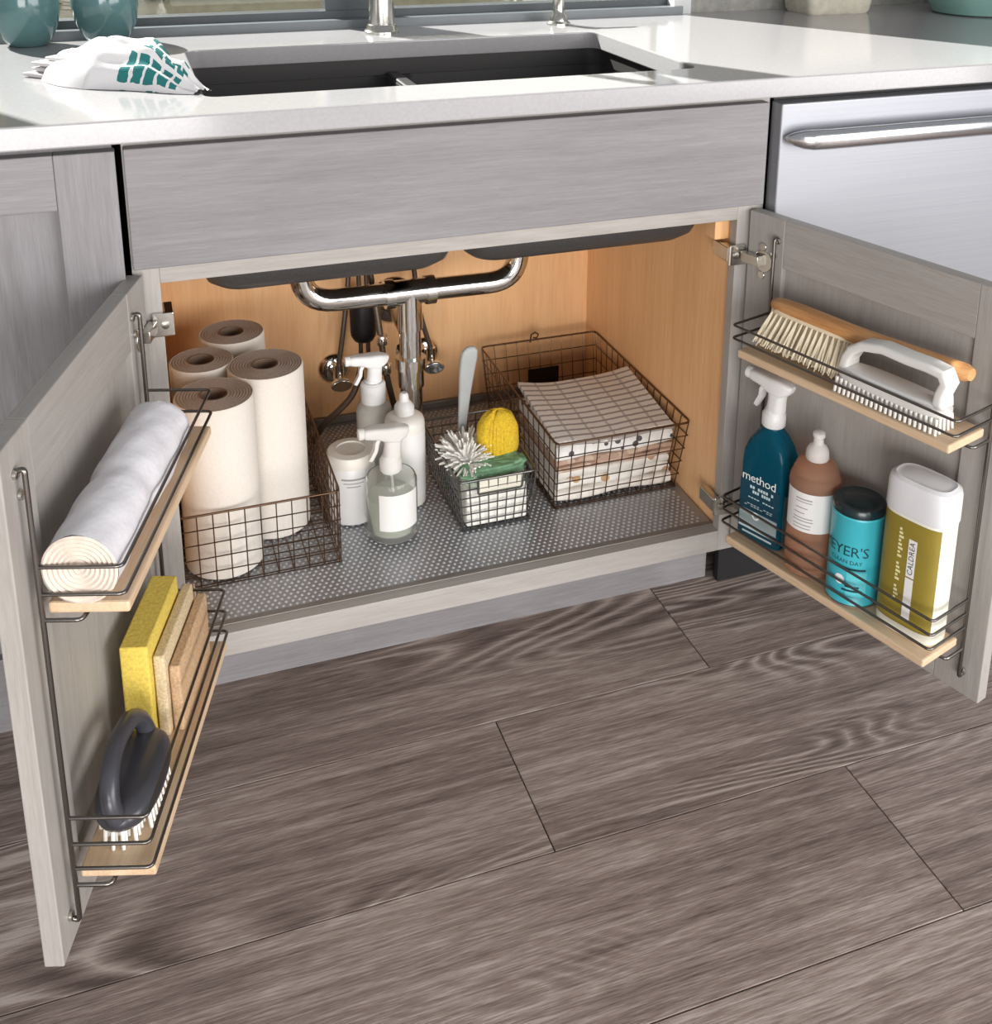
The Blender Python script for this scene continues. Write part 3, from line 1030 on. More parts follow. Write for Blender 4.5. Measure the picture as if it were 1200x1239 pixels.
# clear glass spray bottle
gs = thing('glass_spray_bottle', 'clear glass spray bottle with a blank white label and white trigger', 'spray bottle', (-0.087, 0.166, FZ))
MB().lathe([(0.030, 0), (0.0385, 0.002), (0.041, 0.007), (0.041, 0.098), (0.038, 0.104), (0.026, 0.108), (0.016, 0.110), (0.014, 0.118), (0.0122, 0.118), (0.0142, 0.108), (0.024, 0.105), (0.036, 0.101),
            (0.0385, 0.096), (0.0385, 0.014), (0.036, 0.011), (0.001, 0.011)], 44, cap1=False).build('glass_body', CLEAR, gs, smooth=40)
MB().lathe([(0.0005, 0.0115), (0.036, 0.0115), (0.0380, 0.015), (0.0380, 0.070), (0.0005, 0.0705)], 36).build('liquid', LIQ, gs, smooth=40)
cyl_label(gs, 0.0414, 0.026, 0.089, -PI / 2 - 0.72, -PI / 2 + 1.0, LABELW)
trigger_head(gs, 0.112, glass('translucent_white_plastic', (236, 234, 230), 0.3, 1.2, 0.25), 1.15, PI)
MB().tube([(0, 0, 0.112), (0.004, 0, 0.06), (0.012, 0, 0.015)], 0.0022, 8).build('dip_tube', WHITEP, gs, smooth=60)

# flip-top bottle
fb = thing('squeeze_bottle', 'white squeeze bottle with a pointed flip top cap beside the wire caddy', 'bottle', (-0.043, 0.250, FZ))
MB().lathe([(0.030, 0), (0.033, 0.003), (0.0335, 0.01), (0.0335, 0.148), (0.031, 0.156), (0.022, 0.162), (0.016, 0.164)], 40).build('body', flat('milky_plastic', (226, 222, 214), 0.3, var=0.02), fb, smooth=40)
cyl_label(fb, 0.0338, 0.020, 0.138, -PI / 2 - 1.2, -PI / 2 + 1.4, LABELW)
MB().lathe([(0.0165, 0.163), (0.017, 0.165), (0.0165, 0.176), (0.011, 0.184), (0.0085, 0.186), (0.0075, 0.196), (0.005, 0.200)], 24).build('cap', WHITEP, fb, smooth=40)

# frosted spray bottle behind
fs_ = thing('spray_bottle', 'frosted spray bottle with a white trigger head standing behind the tub', 'spray bottle', (-0.082, 0.308, FZ))
MB().lathe([(0.026, 0), (0.029, 0.003), (0.0295, 0.01), (0.0295, 0.148), (0.027, 0.156), (0.018, 0.162), (0.0145, 0.166)], 36).build('body', FROST, fs_, smooth=40)
cyl_label(fs_, 0.0298, 0.03, 0.125, -PI / 2 - 1.2, -PI / 2 + 1.2, LABELW)
MB().lathe([(0.017, 0.162), (0.021, 0.164), (0.021, 0.196), (0.017, 0.20)], 28).build('shroud', flat('matte_white_plastic', (226, 226, 226), 0.45), fs_, smooth=40)
trigger_head(fs_, 0.178, flat('matte_white_plastic', (226, 226, 226), 0.45), 1.05, PI)


# ------------------------------------------------------------------ door racks
UZ, LZ = 0.541, 0.2312


def rack(s, label, rails_u, rails_l, zu, zl):
    g = SG[s]
    t = thing('door_rack', label, 'door rack', (HX[s], -0.01, 0), ANG[s], 'racks on the inside of the doors')
    a0, a1, dd = 0.058, 0.418, 0.088
    for a in (a0, a1):
        m = MB().tube(rpath([(a, g * 0.0005, 0.176), (a, g * 0.010, 0.172), (a, g * 0.010, 0.685), (a, g * 0.0005, 0.681)], 0.006, 4), 0.0028, 8)
        m.build('upright_rod', WIRE, t, smooth=60)
        for zz in (0.178, 0.655, 0.679):
            MB().lathe([(0.0052, 0), (0.0052, 0.003), (0.003, 0.0042)], 10).xform(Matrix.Translation((a - 0.006 if zz == 0.655 else a, 0.0005 * g, zz)) @ Matrix.Rotation(-PI / 2 * g, 4, 'X')).build('screw', NICKEL, t, smooth=40)
    for zt in (zu, zl):
        y0, y1 = sorted((g * 0.0135, g * (dd + 0.001)))
        box(a0 + 0.012, a1 - 0.006, y0, y1, zt - 0.012, zt).build('shelf_board', pale_wood('X'), t, bevel=0.0025, seg=2)
        for a in (a0, a1):
            MB().tube(rpath([(a, g * 0.010, zt - 0.0145), (a, g * 0.046, zt - 0.0145), (a + (0.02 if a == a0 else -0.02), g * 0.048, zt - 0.0145)], 0.006, 4), 0.0022, 6).build('shelf_bracket', WIRE, t, smooth=60)
    for zt, rl in ((zu, rails_u), (zl, rails_l)):
        for dz in rl:
            MB().tube(rpath([(a0, g * 0.010, zt + dz), (a0, g * dd, zt + dz), (a1, g * dd, zt + dz), (a1, g * 0.010, zt + dz)], 0.007, 5), 0.0019, 8).build('guard_wire', WIRE, t, smooth=60)
    return t


rack('L', 'two tier wood and wire rack holding the wrapped roll and sponges', (0.013, 0.042), (0.006, 0.036, 0.068), UZ, LZ)
rack('R', 'two tier wood and wire rack holding brushes and cleaning bottles', (0.014, 0.034), (0.019, 0.040, 0.061), 0.535, 0.2305)


def dthing(s, name, label, cat, a, d, z, group=None, rot=0.0):
    return thing(name, label, cat, dloc(s, a, d, z), ANG[s] + rot, group)


# wrapped roll on the left upper shelf
rl = dthing('L', 'wrapped_roll', 'white roll in crumpled clear wrap lying on the upper shelf', 'paper roll', 0.275, 0.0475, UZ + 0.0005)
rn = random.Random(4)
FILM = flat('white_wrapped_film', (230, 228, 233), 0.28, var=0.03, nscale=40, bump=0.003)
R = 0.036
rings = []
N = 34
for i in range(41):
    u = i / 40
    a = -0.145 + 0.285 * u
    ring = []
    bulge = 1.0 + 0.05 * math.exp(-((u - 0.35) / 0.18) ** 2) - 0.06 * math.exp(-((u - 0.56) / 0.05) ** 2)
    ends = 1 - 0.35 * max(0, (0.06 - u) / 0.06) ** 2
    for k in range(N):
        t = 2 * PI * k / N
        wob = 1 + 0.018 * math.sin(3 * t + 9 * u) + 0.012 * math.sin(7 * t - 23 * u) + 0.010 * math.sin(31 * u + 2 * t)
        r = R * bulge * ends * wob
        y, zz = r * 0.98 * math.cos(t), r * math.sin(t)
        ring.append((a, y, max(zz + R, 0.0)))
    rings.append(ring)
MB().loft(rings, True, False).build('wrap', FILM, rl, smooth=60)
sp = MB()
prev = None
rr = []
NR = 15
for j in range(NR + 1):
    q = 1 - j / NR * 0.96
    rr.append([(0.140 + (0.0016 if j % 2 else 0.0) - 0.004 * (1 - q), R * 0.98 * q * math.cos(2 * PI * k / N), max(R * q * math.sin(2 * PI * k / N) + R, 0)) for k in range(N)])
sp.loft(rr, False, True).build('rolled_end', flat('rolled_paper_end', (216, 200, 186), 0.8, var=0.08, nscale=120), rl, smooth=20)

# sponges on the left lower shelf
YF = flat('bright_yellow_sponge', (216, 190, 86), 0.95, var=0.14, nscale=230, bump=0.0018)
TF = flat('beige_sponge', (206, 186, 150), 0.95, var=0.22, nscale=320, bump=0.0018)
TF2 = flat('tan_sponge', (196, 162, 126), 0.95, var=0.2, nscale=320, bump=0.0018)


def sponge(a0, a1, d0, d1, h, mat, label):
    t = dthing('L', 'cleaning_sponge', label, 'sponge', (a0 + a1) / 2, (d0 + d1) / 2, LZ + 0.0003, 'sponges standing on the lower shelf')
    ha, hd = (a1 - a0) / 2, (d1 - d0) / 2
    m = MB()
    nx, nz = 10, 8
    rg = []
    for j in range(nz + 1):
        zz = h * j / nz
        rg.append([(p[0] * (1 + 0.008 * math.sin(9 * zz / h + p[1] * 90)), p[1] * (1 + 0.02 * math.sin(7 * zz / h + p[0] * 50)), zz) for p in rrect(0, 0, ha, hd, 0.003, 0, 3)])
    m.loft(rg).build('foam_block', mat, t, smooth=40, bevel=0.002)
    return t


sponge(0.112, 0.246, 0.013, 0.045, 0.128, YF, 'thick bright yellow sponge standing on end against the door')
sponge(0.100, 0.236, 0.0465, 0.0595, 0.108, TF, 'beige coarse sponge between the yellow and tan sponges')
sponge(0.092, 0.228, 0.0610, 0.0735, 0.088, TF2, 'shortest tan sponge next to the guard wires')

# grey hand brush
hb = dthing('L', 'hand_brush', 'dark grey scrub brush with looped handle and short white bristles', 'brush', 0.328, 0.046, LZ + 0.0004)
GR = flat('dark_grey_plastic', (64, 64, 70), 0.28, var=0.05)
rg = []
for zz, k in ((0.022, 0.86), (0.024, 0.96), (0.030, 1.0), (0.036, 0.97), (0.042, 0.86), (0.045, 0.6)):
    rg.append([(0.068 * k * math.copysign(abs(math.cos(t)) ** 0.8, math.cos(t)), 0.034 * k * math.copysign(abs(math.sin(t)) ** 0.9, math.sin(t)), zz) for t in [2 * PI * j / 40 for j in range(40)]])
MB().loft(rg).build('brush_block', GR, hb, smooth=50)
hp = [(-0.058, 0.0, 0.034), (-0.056, -0.006, 0.056), (-0.036, -0.010, 0.076), (0.010, -0.012, 0.083), (0.044, -0.009, 0.076), (0.060, -0.005, 0.056), (0.060, 0.0, 0.034)]
MB().tube(rpath(hp, 0.03, 6), [0.0098] * len(rpath(hp, 0.03, 6)), 16).build('looped_handle', GR, hb, smooth=60)
br = MB()
rb = random.Random(2)
for i in range(15):
    for j in range(6):
        x, y = -0.060 + 0.120 * i / 14, -0.024 + 0.048 * j / 5
        if (x / 0.066) ** 2 + (y / 0.029) ** 2 < 1.0:
            br.tube([(x, y, 0.024), (x * 1.05 + rb.uniform(-0.0008, 0.0008), y * 1.1, 0.0)], [0.0024, 0.0020], 5)
stuff(br.build('bristle_tufts', flat('white_nylon', (238, 236, 230), 0.6), hb))

# ------------------------------------------------------------------ right rack, upper shelf: two brushes
ZU = 0.5353
wb = dthing('R', 'dusting_brush', 'wooden handled brush with long cream bristles leaning against the door', 'brush', 0.0, 0.0, ZU)
BW = wood('orange_beech_', (176, 120, 70), (200, 146, 92), (216, 166, 114), 'X', 1.0, 0.25, 0.4, 5.0, 2.0, 0.0)
# cross-section frame: bristle direction points out and down
bd = Vector((0, -0.34, -0.94)).normalized()       # local -y is away from the right door
nn = Vector((0, -0.94, 0.34)).normalized()
c0 = Vector((0, -0.034, 0.064))
rg = []
for a, w, t in ((0.086, 0.005, 0.005), (0.090, 0.014, 0.009), (0.103, 0.022, 0.012), (0.135, 0.0255, 0.013), (0.185, 0.0255, 0.013), (0.225, 0.0225, 0.013), (0.250, 0.017, 0.0125), (0.275, 0.0140, 0.012),
                (0.31, 0.0135, 0.012), (0.36, 0.014, 0.012), (0.390, 0.0135, 0.0115), (0.398, 0.009, 0.008)):
    k = max(0.0, (a - 0.23)) * 0.05
    rg.append([tuple(Vector((a, 0, 0)) + c0 + Vector((0, -0.0, k)) + nn * (w * math.cos(q)) - bd * (t * math.sin(q))) for q in [2 * PI * j / 20 for j in range(20)]])
MB().loft(rg).build('wooden_back', BW, wb, smooth=60)
rg = []
for a, w in ((0.0885, 0.004), (0.094, 0.014), (0.107, 0.0200), (0.135, 0.0220), (0.185, 0.0220), (0.220, 0.019), (0.236, 0.010)):
    rg.append([tuple(Vector((a, 0, 0)) + c0 + bd * dd2 + nn * ww) for dd2, ww in ((0.003, -w), (0.003, w), (0.0115, w * 0.96), (0.0115, -w * 0.96))])
MB().loft(rg).build('ferrule', flat('cream_ferrule', (226, 208, 178), 0.6), wb, smooth=40)
br = MB()
rb = random.Random(6)
for i in range(15):
    a = 0.098 + 0.125 * i / 14
    for j in range(5):
        w = (-0.014 + 0.028 * j / 4)
        st0 = Vector((a, 0, 0)) + c0 + bd * 0.010 + nn * w
        for q in range(4):
            e = st0 + bd * (0.052 + rb.uniform(-0.003, 0.003)) + nn * (w * 0.4 + rb.uniform(-0.004, 0.004)) + Vector((rb.uniform(-0.004, 0.004) - 0.012 * (1 - i / 9), 0, 0))
            e.z = max(e.z, 0.0006)
            mid = (st0 + e) / 2 + Vector((rb.uniform(-0.001, 0.001), 0, 0))
            br.tube([st0, mid, e], [0.0016, 0.0017, 0.0010], 4)
stuff(br.build('bristle_tufts', flat('cream_tampico', (234, 222, 196), 0.8), wb))

ib = dthing('R', 'iron_brush', 'white scrubbing brush with open iron-style handle beside the wooden brush', 'brush', 0.312, 0.064, ZU)
IW = flat('glossy_white_plastic', (218, 216, 212), 0.25, var=0.02)
rg = []
for zz, k in ((0.020, 0.95), (0.023, 1.0), (0.032, 1.0), (0.036, 0.94), (0.038, 0.8)):
    rg.append([(0.082 * k * math.copysign(abs(math.cos(t)) ** 0.6, math.cos(t)) + 0.0, 0.0215 * k * math.copysign(abs(math.sin(t)) ** 0.75, math.sin(t)), zz) for t in [2 * PI * j / 40 for j in range(40)]])
MB().loft(rg).build('brush_block', IW, ib, smooth=50)
path = [((-0.070, 0, 0.034), 0.015, 0.010), ((-0.068, 0, 0.048), 0.014, 0.009), ((-0.060, 0, 0.062), 0.014, 0.009), ((-0.044, 0, 0.073), 0.014, 0.009), ((-0.015, 0, 0.079), 0.0135, 0.0085),
        ((0.020, 0, 0.078), 0.014, 0.0085), ((0.050, 0, 0.079), 0.014, 0.0085), ((0.070, 0, 0.077), 0.014, 0.009), ((0.076, 0, 0.066), 0.014, 0.009), ((0.070, 0, 0.050), 0.0135, 0.009), ((0.070, 0, 0.034), 0.015, 0.011)]
rg = []
for i, (p, w, t) in enumerate(path):
    a = Vector(path[max(i - 1, 0)][0])
    b = Vector(path[min(i + 1, len(path) - 1)][0])
    tg = (b - a).normalized()
    nr = Vector((-tg.z, 0, tg.x))
    rg.append([tuple(Vector(p) + Vector((0, 1, 0)) * q[0] + nr * q[1]) for q in [(c[0], c[1]) for c in rrect(0, 0, w, t * 0.75, t * 0.5, 0, 4)]])
MB().loft(rg).build('handle', IW, ib, smooth=50)
br = MB()
for i in range(22):
    for j in range(5):
        x, y = -0.074 + 0.148 * i / 21, -0.016 + 0.032 * j / 4
        br.tube([(x, y, 0.021), (x * 1.02, y * 1.12, 0.0)], [0.0024, 0.0021], 5)
stuff(br.build('bristle_tufts', flat('white_nylon', (238, 236, 230), 0.6), ib))

# ------------------------------------------------------------------ right rack, lower shelf: bottles
ZL = 0.2308
bl = dthing('R', 'spray_bottle', 'deep teal blue spray bottle with white trigger on the lower shelf', 'spray bottle', 0.110, 0.046, ZL, rot=0.10)
TEALG = glass('blue_tinted_plastic', (20, 106, 132), 0.06, 1.2, 0.6)
prof = ((0.032, 0.018, 0.0), (0.0365, 0.0215, 0.004), (0.037, 0.022, 0.02), (0.037, 0.022, 0.10), (0.0368, 0.022, 0.125), (0.0355, 0.0215, 0.143), (0.031, 0.0205, 0.160), (0.023, 0.0185, 0.174), (0.016, 0.0155, 0.182), (0.0135, 0.0135, 0.187), (0.0135, 0.0135, 0.192))
MB().loft([rrect(0, 0, hx, hy, 0.007 if z < 0.15 else min(hx, hy) * (0.5 + 10 * max(0, z - 0.15)), z, 5) for hx, hy, z in prof]).build('body', TEALG, bl, smooth=40)
trigger_head(bl, 0.188, WHITEP, 1.12, PI)
FY = -0.0224
LB = flat('dark_teal_label', (14, 62, 80), 0.4)
box(-0.0345, 0.0345, FY - 0.0002, FY + 0.0003, 0.008, 0.098).build('label', LB, bl)
box(0.0371, 0.0374, -0.014, 0.016, 0.012, 0.090).build('label', flat('grey_teal_label', (74, 104, 112), 0.4), bl)
FP = lambda x0, z0: (lambda x, y: (x0 + x, FY - 0.0005, z0 + y))
text_mb('method', 0.020, FP(-0.002, 0.104), 0.95).build('lettering', WINK, bl)
for k, (w, zz, hh, x) in enumerate(((0.042, 0.087, 0.0045, 0.004), (0.036, 0.080, 0.0045, 0.006), (0.046, 0.071, 0.0016, 0.004), (0.052, 0.060, 0.0012, 0.0), (0.050, 0.057, 0.0012, 0.0))):
    n = 9
    m = MB()
    for i in range(n):
        if (i * 7 + k * 3) % 5 == 4:
            continue
        xa = x - w / 2 + w * i / n
        m.box(xa, xa + w / n * 0.7, FY - 0.0006, FY - 0.0002, zz, zz + hh)
    m.build('printed_line', flat('pale_teal_ink', (196, 216, 220), 0.6), bl)
box(-0.033, 0.033, FY - 0.0004, FY - 0.0001, 0.026, 0.050).build('label_panel', flat('silver_teal_ink', (150, 166, 168), 0.45), bl)
MB().loft([[(-0.004 + r * math.cos(t), FY - 0.0008, 0.044 + r * math.sin(t)) for t in [2 * PI * j / 20 for j in range(20)]] for r in (0.0065, 0.0036)], False, False).build('ring_logo', WINK, bl)
box(-0.033, 0.033, FY - 0.0005, FY - 0.0001, 0.019, 0.0225).build('printed_line', flat('pale_teal_ink', (196, 216, 220), 0.6), bl)
box(-0.026, 0.026, FY - 0.0005, FY - 0.0001, 0.011, 0.0140).build('printed_line', flat('pale_teal_ink', (196, 216, 220), 0.6), bl)

am = dthing('R', 'soap_bottle', 'amber pink soap bottle with white label and white push-pull cap', 'bottle', 0.193, 0.048, ZL)
AMB = glass('amber_plastic', (236, 186, 156), 0.04, 1.10, 0.75)
MB().lathe([(0.030, 0), (0.0345, 0.003), (0.0355, 0.01), (0.0355, 0.137), (0.0362, 0.140), (0.0355, 0.143), (0.0350, 0.147), (0.033, 0.151), (0.031, 0.153), (0.0315, 0.157), (0.027, 0.166), (0.016, 0.172), (0.0125, 0.174)], 44).build('body', AMB, am, smooth=40)
MB().lathe([(0.0155, 0.173), (0.0165, 0.175), (0.0155, 0.186), (0.0125, 0.192), (0.0075, 0.196), (0.0065, 0.205), (0.0085, 0.207), (0.0085, 0.213), (0.006, 0.215)], 24).build('cap', glass('frosted_cap', (238, 234, 230), 0.3, 1.2, 0.35), am, smooth=40)
# camera side of the bottles, in the local frame of the right door things
FA = -PI / 2 + 0.52
cyl_label(am, 0.0359, 0.074, 0.134, FA - 1.15, FA + 1.25, LABELW)
for k, (w, zz, hh, c) in enumerate(((0.34, 0.0955, 0.0018, -0.25), (0.34, 0.0915, 0.0012, -0.25), (0.25, 0.082, 0.0014, -0.32), (0.22, 0.074, 0.0014, -0.4), (0.40, 0.0665, 0.0014, -0.25), (0.42, 0.062, 0.0014, -0.25), (0.38, 0.056, 0.0014, -0.28), (0.36, 0.051, 0.0014, -0.28))):
    cyl_label(am, 0.0361, zz + 0.028, zz + 0.028 + hh, FA + c - w, FA + c + w, flat('grey_print', (150, 148, 146), 0.6), 'printed_line', 10)

tc_ = dthing('R', 'cleanser_canister', 'turquoise cleanser canister with a black shaker lid', 'canister', 0.270, 0.050, ZL)
TQ = flat('turquoise_print', (62, 176, 190), 0.35, var=0.06, nscale=14)
MB().lathe([(0.034, 0), (0.036, 0.0015), (0.036, 0.003), (0.0352, 0.004), (0.0352, 0.132), (0.0362, 0.1335), (0.0355, 0.136)], 48).build('body', TQ, tc_, smooth=40)
MB().lathe([(0.0350, 0.135), (0.0352, 0.144), (0.033, 0.1475), (0.024, 0.1455), (0.022, 0.1465), (0.010, 0.1485)], 40).build('lid', flat('black_teal_lid', (20, 40, 46), 0.25), tc_, smooth=40)
MB().lathe([(0.0355, 0.0005), (0.0364, 0.001), (0.0364, 0.0035), (0.0355, 0.004)], 40, cap0=False, cap1=False).build('seam_ring', NICKEL, tc_, smooth=40)


def wrapf(r, a0, z0, tilt=0.0):
    return lambda x, y: ((r) * math.cos(a0 + x / r), (r) * math.sin(a0 + x / r), z0 + y)


TINK = flat('dark_teal_ink', (16, 62, 70), 0.5)
text_mb("MEYER'S", 0.0215, wrapf(0.0355, FA - 0.42, 0.085), 0.95).build('lettering', TINK, tc_)
text_mb("CLEAN DAY", 0.0085, wrapf(0.0355, FA - 0.25, 0.069), 1.0).build('lettering', TINK, tc_)
MB().add([(0.0356 * math.cos(FA - 0.42 + 0.20 * math.cos(t)), 0.0356 * math.sin(FA - 0.42 + 0.20 * math.cos(t)), 0.0400 + 0.0075 * math.sin(t)) for t in [2 * PI * j / 20 for j in range(20)]], [tuple(range(20))]).build('round_badge', WINK, tc_)
cyl_label(tc_, 0.03545, 0.018, 0.056, FA - 0.15, FA + 0.62, flat('pale_turquoise_print', (96, 196, 206), 0.4), 'label_panel', 12)
for zz, w in ((0.025, 0.42), (0.031, 0.30), (0.058, 0.5)):
    cyl_label(tc_, 0.03565, zz, zz + 0.003, FA - w + 0.12, FA + w + 0.05, TINK, 'printed_line', 10)

ol = dthing('R', 'wipes_canister', 'tall oval canister with olive label and white screw lid', 'canister', 0.362, 0.047, ZL, rot=0.06)
OW = flat('ivory_white_plastic', (224, 222, 208), 0.35, var=0.02)


def oval(hx, hy, z, n=48, e=0.62):
    return [(hx * math.copysign(abs(math.cos(t)) ** e, math.cos(t)), hy * math.copysign(abs(math.sin(t)) ** e, math.sin(t)), z) for t in [2 * PI * (j + 0.5) / n for j in range(n)]]


MB().loft([oval(0.040, 0.023, 0), oval(0.0435, 0.0265, 0.004), oval(0.0440, 0.0270, 0.012), oval(0.0440, 0.0270, 0.172), oval(0.043, 0.026, 0.176)]).build('body', OW, ol, smooth=40)
MB().loft([oval(0.0448, 0.0278, 0.175), oval(0.0455, 0.0285, 0.178), oval(0.0452, 0.0282, 0.212), oval(0.0435, 0.0268, 0.220), oval(0.038, 0.022, 0.2235), oval(0.034, 0.019, 0.2225), oval(0.030, 0.016, 0.2235)]).build('lid', flat('white_lid_plastic', (214, 214, 216), 0.4, var=0.02), ol, smooth=40)
OLV = flat('olive_label', (138, 121, 44), 0.45, var=0.08, nscale=20)
ring = [p for p in oval(0.0443, 0.0273, 0, 120) if p[1] < -0.016 and p[0] < 0.0395]
ring = sorted(ring, key=lambda p: math.atan2(p[1], p[0]))
nr_ = len(ring)
MB().add([(p[0], p[1], zz) for zz in (0.018, 0.171) for p in ring], [(i, i + 1, nr_ + i + 1, nr_ + i) for i in range(nr_ - 1)]).build('label', OLV, ol, smooth=60)


def oy(x):
    k = min(1.0, abs(x) / 0.0443)
    ct = k ** (1 / 0.62)
    return -(0.0273 + 0.0005) * max(0.0, 1 - ct * ct) ** (0.31)


m = MB()
for z0, z1 in ((0.030, 0.050), (0.052, 0.090), (0.092, 0.146)):
    n = 4
    m.add([(x, oy(x), zz) for zz in (z0, z1) for x in [0.001 + 0.0115 * i / n for i in range(n + 1)]], [(i, i + 1, n + 2 + i, n + 1 + i) for i in range(n)])
m.build('label_strip', LABELW, ol)
vert = lambda x0, z0: (lambda x, y: (x0 - y, oy(x0 - y) - 0.0003, z0 + x))
text_mb('CALDREA', 0.0105, vert(0.0068, 0.119), 1.05).build('lettering', INK, ol)
PALE = flat('pale_olive_ink', (222, 214, 160), 0.6)
m = MB()
for i in range(19):
    if i in (4, 10):
        continue
    z0 = 0.052 + 0.0056 * i
    hh = 0.0062 if i in (5, 11) else 0.0036 + 0.0016 * ((i * 5) % 3)
    xs = (-0.0135, -0.0135 + hh)
    m.add([(x, oy(x), zz) for zz in (z0, z0 + 0.0036) for x in xs], [(0, 1, 3, 2)])
m.build('script_line', PALE, ol)

# ------------------------------------------------------------------ on the counter: faucet, handle, pots, cloth
fc = thing('kitchen_faucet', 'brushed nickel gooseneck faucet base standing behind the sink', 'faucet', (0.005, 0.556, CT))
FN = metal('brushed_nickel', (200, 197, 190), 0.22)
MB().lathe([(0.031, 0), (0.031, 0.004), (0.027, 0.008), (0.026, 0.013), (0.0235, 0.016)], 32).build('base_flange', FN, fc, smooth=40)
MB().lathe([(0.0225, 0.014), (0.0225, 0.13), (0.020, 0.14), (0.014, 0.15)], 28).build('column', FN, fc, smooth=40)
gp = [(0, 0, 0.14)] + [(0, -0.085 + 0.085 * math.cos(a), 0.33 + 0.085 * math.sin(a)) for a in [PI * k / 12 for k in range(13)]] + [(0, -0.17, 0.24)]
MB().tube(gp, 0.0125, 16).build('spout', FN, fc, smooth=60)
fhn = thing('lever_tap', 'slim brushed nickel lever tap standing beside the gooseneck faucet', 'tap', (0.345, 0.562, CT))
MB().lathe([(0.0225, 0), (0.0225, 0.003), (0.017, 0.007), (0.0155, 0.016), (0.0125, 0.020), (0.011, 0.028), (0.0115, 0.05), (0.014, 0.058), (0.011, 0.066)], 28).build('post', FN, fhn, smooth=40)
MB().tube([(0, 0, 0.060), (0.02, 0.01, 0.075), (0.07, 0.02, 0.085)], [0.007, 0.006, 0.0045], 12).build('lever', FN, fhn, smooth=60)

TEAL = flat('teal_glazed_ceramic', (84, 116, 117), 0.12, var=0.12, nscale=18)
for i, (x, y, lab) in enumerate(((-0.578, 0.590, 'rounded teal ceramic pot at the counter corner, partly cut off'), (-0.455, 0.592, 'rounded teal ceramic pot standing next to the window sill above the towel'))):
    t = thing('ceramic_pot', lab, 'pot', (x, y, CT), 0.3 * i, 'teal ceramic pots')
    MB().lathe([(0.028, 0), (0.031, 0.002), (0.040, 0.014), (0.049, 0.034), (0.0535, 0.060), (0.053, 0.085), (0.047, 0.108), (0.040, 0.118), (0.037, 0.118), (0.043, 0.106), (0.048, 0.085), (0.048, 0.06), (0.040, 0.03), (0.02, 0.012)], 44).build('body', TEAL, t, smooth=50)
    MB().lathe([(0.0405, 0.1165), (0.042, 0.119), (0.0385, 0.1215), (0.0365, 0.119)], 44, cap0=False, cap1=False).build('lip', TEAL, t, smooth=50)
pt = thing('planter', 'pale stone planter with flat base at the back of the counter', 'planter', (0.945, 0.575, CT))
MB().loft([rrect(0, 0, 0.070, 0.045, 0.012, 0), rrect(0, 0, 0.074, 0.049, 0.014, 0.006), rrect(0, 0, 0.086, 0.058, 0.016, 0.09), rrect(0, 0, 0.086, 0.058, 0.016, 0.10), rrect(0, 0, 0.078, 0.050, 0.014, 0.10), rrect(0, 0, 0.072, 0.046, 0.014, 0.08)]).build('body', flat('pale_stone', (196, 190, 174), 0.8, var=0.12, nscale=50), pt, smooth=40)
MB().loft([rrect(0, 0, 0.076, 0.049, 0.012, 0.082), rrect(0, 0, 0.070, 0.044, 0.012, 0.088)]).build('soil', flat('dark_soil', (62, 50, 40), 0.95, var=0.4, nscale=120), pt)
tb = thing('serving_bowl', 'wide teal ceramic bowl at the far end of the counter', 'bowl', (1.235, 0.470, CT))
MB().lathe([(0.080, 0), (0.090, 0.003), (0.094, 0.014), (0.108, 0.04), (0.118, 0.08), (0.120, 0.10), (0.116, 0.10), (0.110, 0.07), (0.09, 0.02), (0.04, 0.012)], 52).build('body', flat('sage_teal_ceramic', (120, 156, 148), 0.2, var=0.1, nscale=18), tb, smooth=50)
MB().lathe([(0.082, -0.0), (0.086, 0.0005), (0.086, 0.002), (0.082, 0.003)], 48, cap0=False, cap1=False).build('foot_ring', flat('dark_unglazed_ring', (60, 70, 68), 0.8), tb, smooth=40)


# crumpled dish towel on the counter, end hanging over the sink edge
def towel_mat():
    t = NT('white_towel_teal_stripes')
    at = t.n('ShaderNodeAttribute')
    at.attribute_name = 'weave'
    sp = t.n('ShaderNodeSeparateXYZ')
    t.l(at.outputs['Vector'], sp.inputs[0])
    nz = t.noise(t.coords(), 40, 2)
    u = t.math('ADD', sp.outputs[0], t.math('MULTIPLY', t.math('SUBTRACT', nz, 0.5), 0.05))
    v = t.math('ADD', sp.outputs[1], t.math('MULTIPLY', t.math('SUBTRACT', nz, 0.5), 0.06))
    inb = t.math('MULTIPLY', t.math('GREATER_THAN', u, 0.54), t.math('LESS_THAN', u, 0.90))
    fr = t.math('GREATER_THAN', t.math('FRACT', t.math('MULTIPLY', v, 7.0)), 0.30)
    gr = t.math('GREATER_THAN', t.math('FRACT', t.math('MULTIPLY', u, 13.0)), 0.22)
    k = t.math('MULTIPLY', t.math('MULTIPLY', inb, fr), gr)
    c = t.mix(srgb(216, 214, 215), srgb(34, 112, 112), k)
    t.bump(t.noise(t.coords(), 500, 2), 0.4, 0.0006)
    return t.set(col=c, rough=0.95)


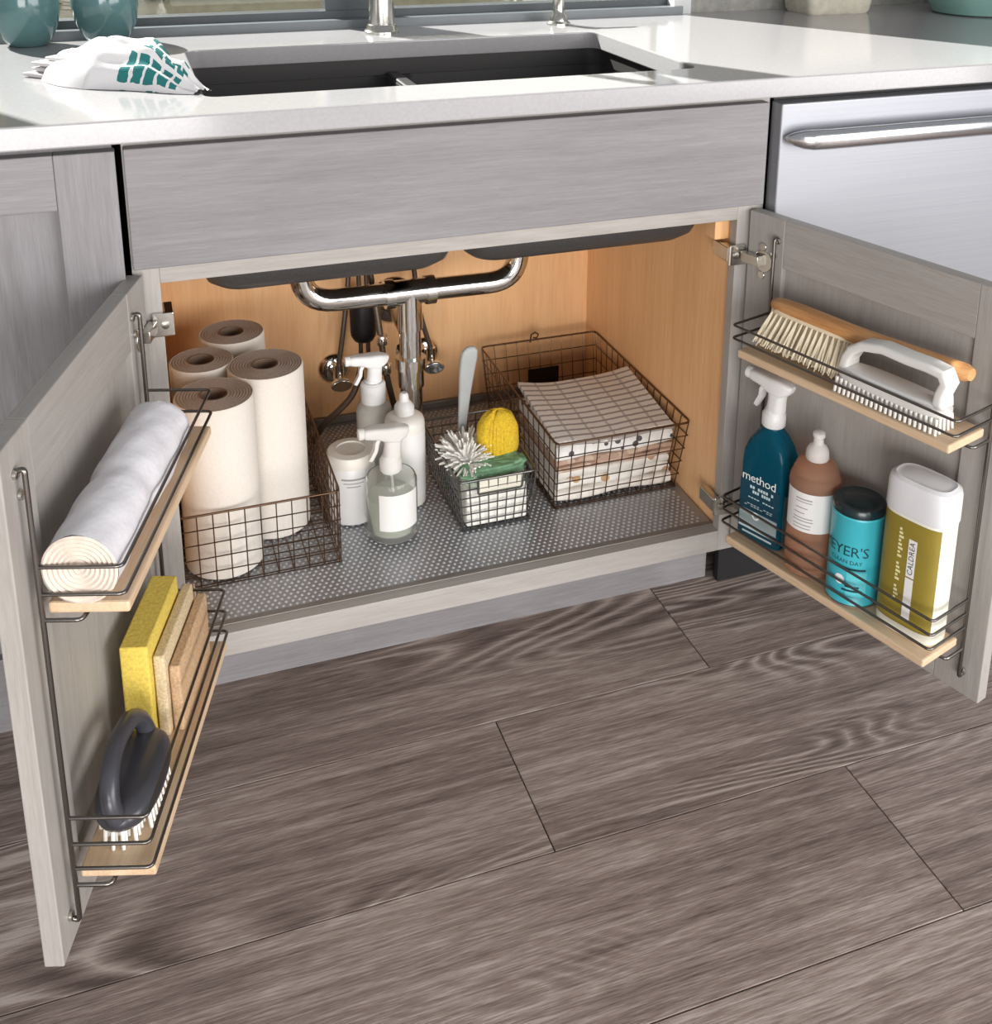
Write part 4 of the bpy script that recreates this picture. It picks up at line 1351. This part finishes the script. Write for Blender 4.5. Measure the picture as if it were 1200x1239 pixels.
dt = thing('dish_towel', 'crumpled white dish towel with teal striped end at the sink edge', 'towel', (-0.432, 0.200, CT), math.atan2(-0.232, 0.205))
TW = towel_mat()
NU, NV = 60, 48


def tw_fn(u, v):
    x = -0.110 + 0.250 * u
    c = v * 2 - 1
    w = 0.074 * (1 - 0.74 * max(0, u - 0.40) / 0.60) * (0.86 + 0.14 * math.sin(PI * min(1, u * 1.4)))
    prof = max(0.0, 1 - abs(c) ** 3)
    hgt = (0.020 + 0.034 * math.sin(PI * min(1.0, 0.12 + u * 0.92))) * prof
    pl = 0.0055 * math.sin(7 * PI * v) * prof * min(1, 0.35 + u) + 0.004 * math.sin(19 * u + 5 * v) * prof + 0.003 * math.sin(31 * v - 13 * u) * prof
    z = hgt + pl
    if u > 0.86:
        z *= 1 - (u - 0.86) * 5.6
    y = c * w + 0.012 * (1 - u) - 0.004 * math.sin(9 * u)
    return (x, y, max(z, 0.0006))


tw = MB().grid(tw_fn, NU, NV).build('crumpled_layer', TW, dt, smooth=70)
att = tw.data.attributes.new('weave', 'FLOAT_VECTOR', 'POINT')
k = 0
for i in range(NU + 1):
    for j in range(NV + 1):
        att.data[k].vector = (i / NU, j / NV, 0)
        k += 1
PW_ = paper('white_towel_layer', (210, 206, 206), 0.0008, 300)
for k, (x0, x1, hy, zz, dy) in enumerate(((-0.150, 0.02, 0.058, 0.0005, 0.012), (-0.142, 0.02, 0.055, 0.0085, 0.016), (-0.146, 0.0, 0.050, 0.0165, 0.010), (-0.128, 0.0, 0.046, 0.0235, 0.014))):
    rg = []
    for i in range(13):
        u = i / 12
        x = x0 + (x1 - x0) * u
        th = 0.0036 * (0.5 if i == 0 else 1.0)
        rg.append([(x + 0.006 * math.sin(p[0] * 40 + k), p[0] + dy + 0.003 * math.sin(6 * u + k), zz + 0.0036 + p[1] + 0.0012 * math.sin(5 * u + 60 * p[0] + k)) for p in rrect(0, 0, hy * (1 - 0.05 * u), th, 0.003 * (0.5 if i == 0 else 1.0), 0, 3)])
    MB().loft(rg).build('folded_layer', PW_, dt, smooth=60)
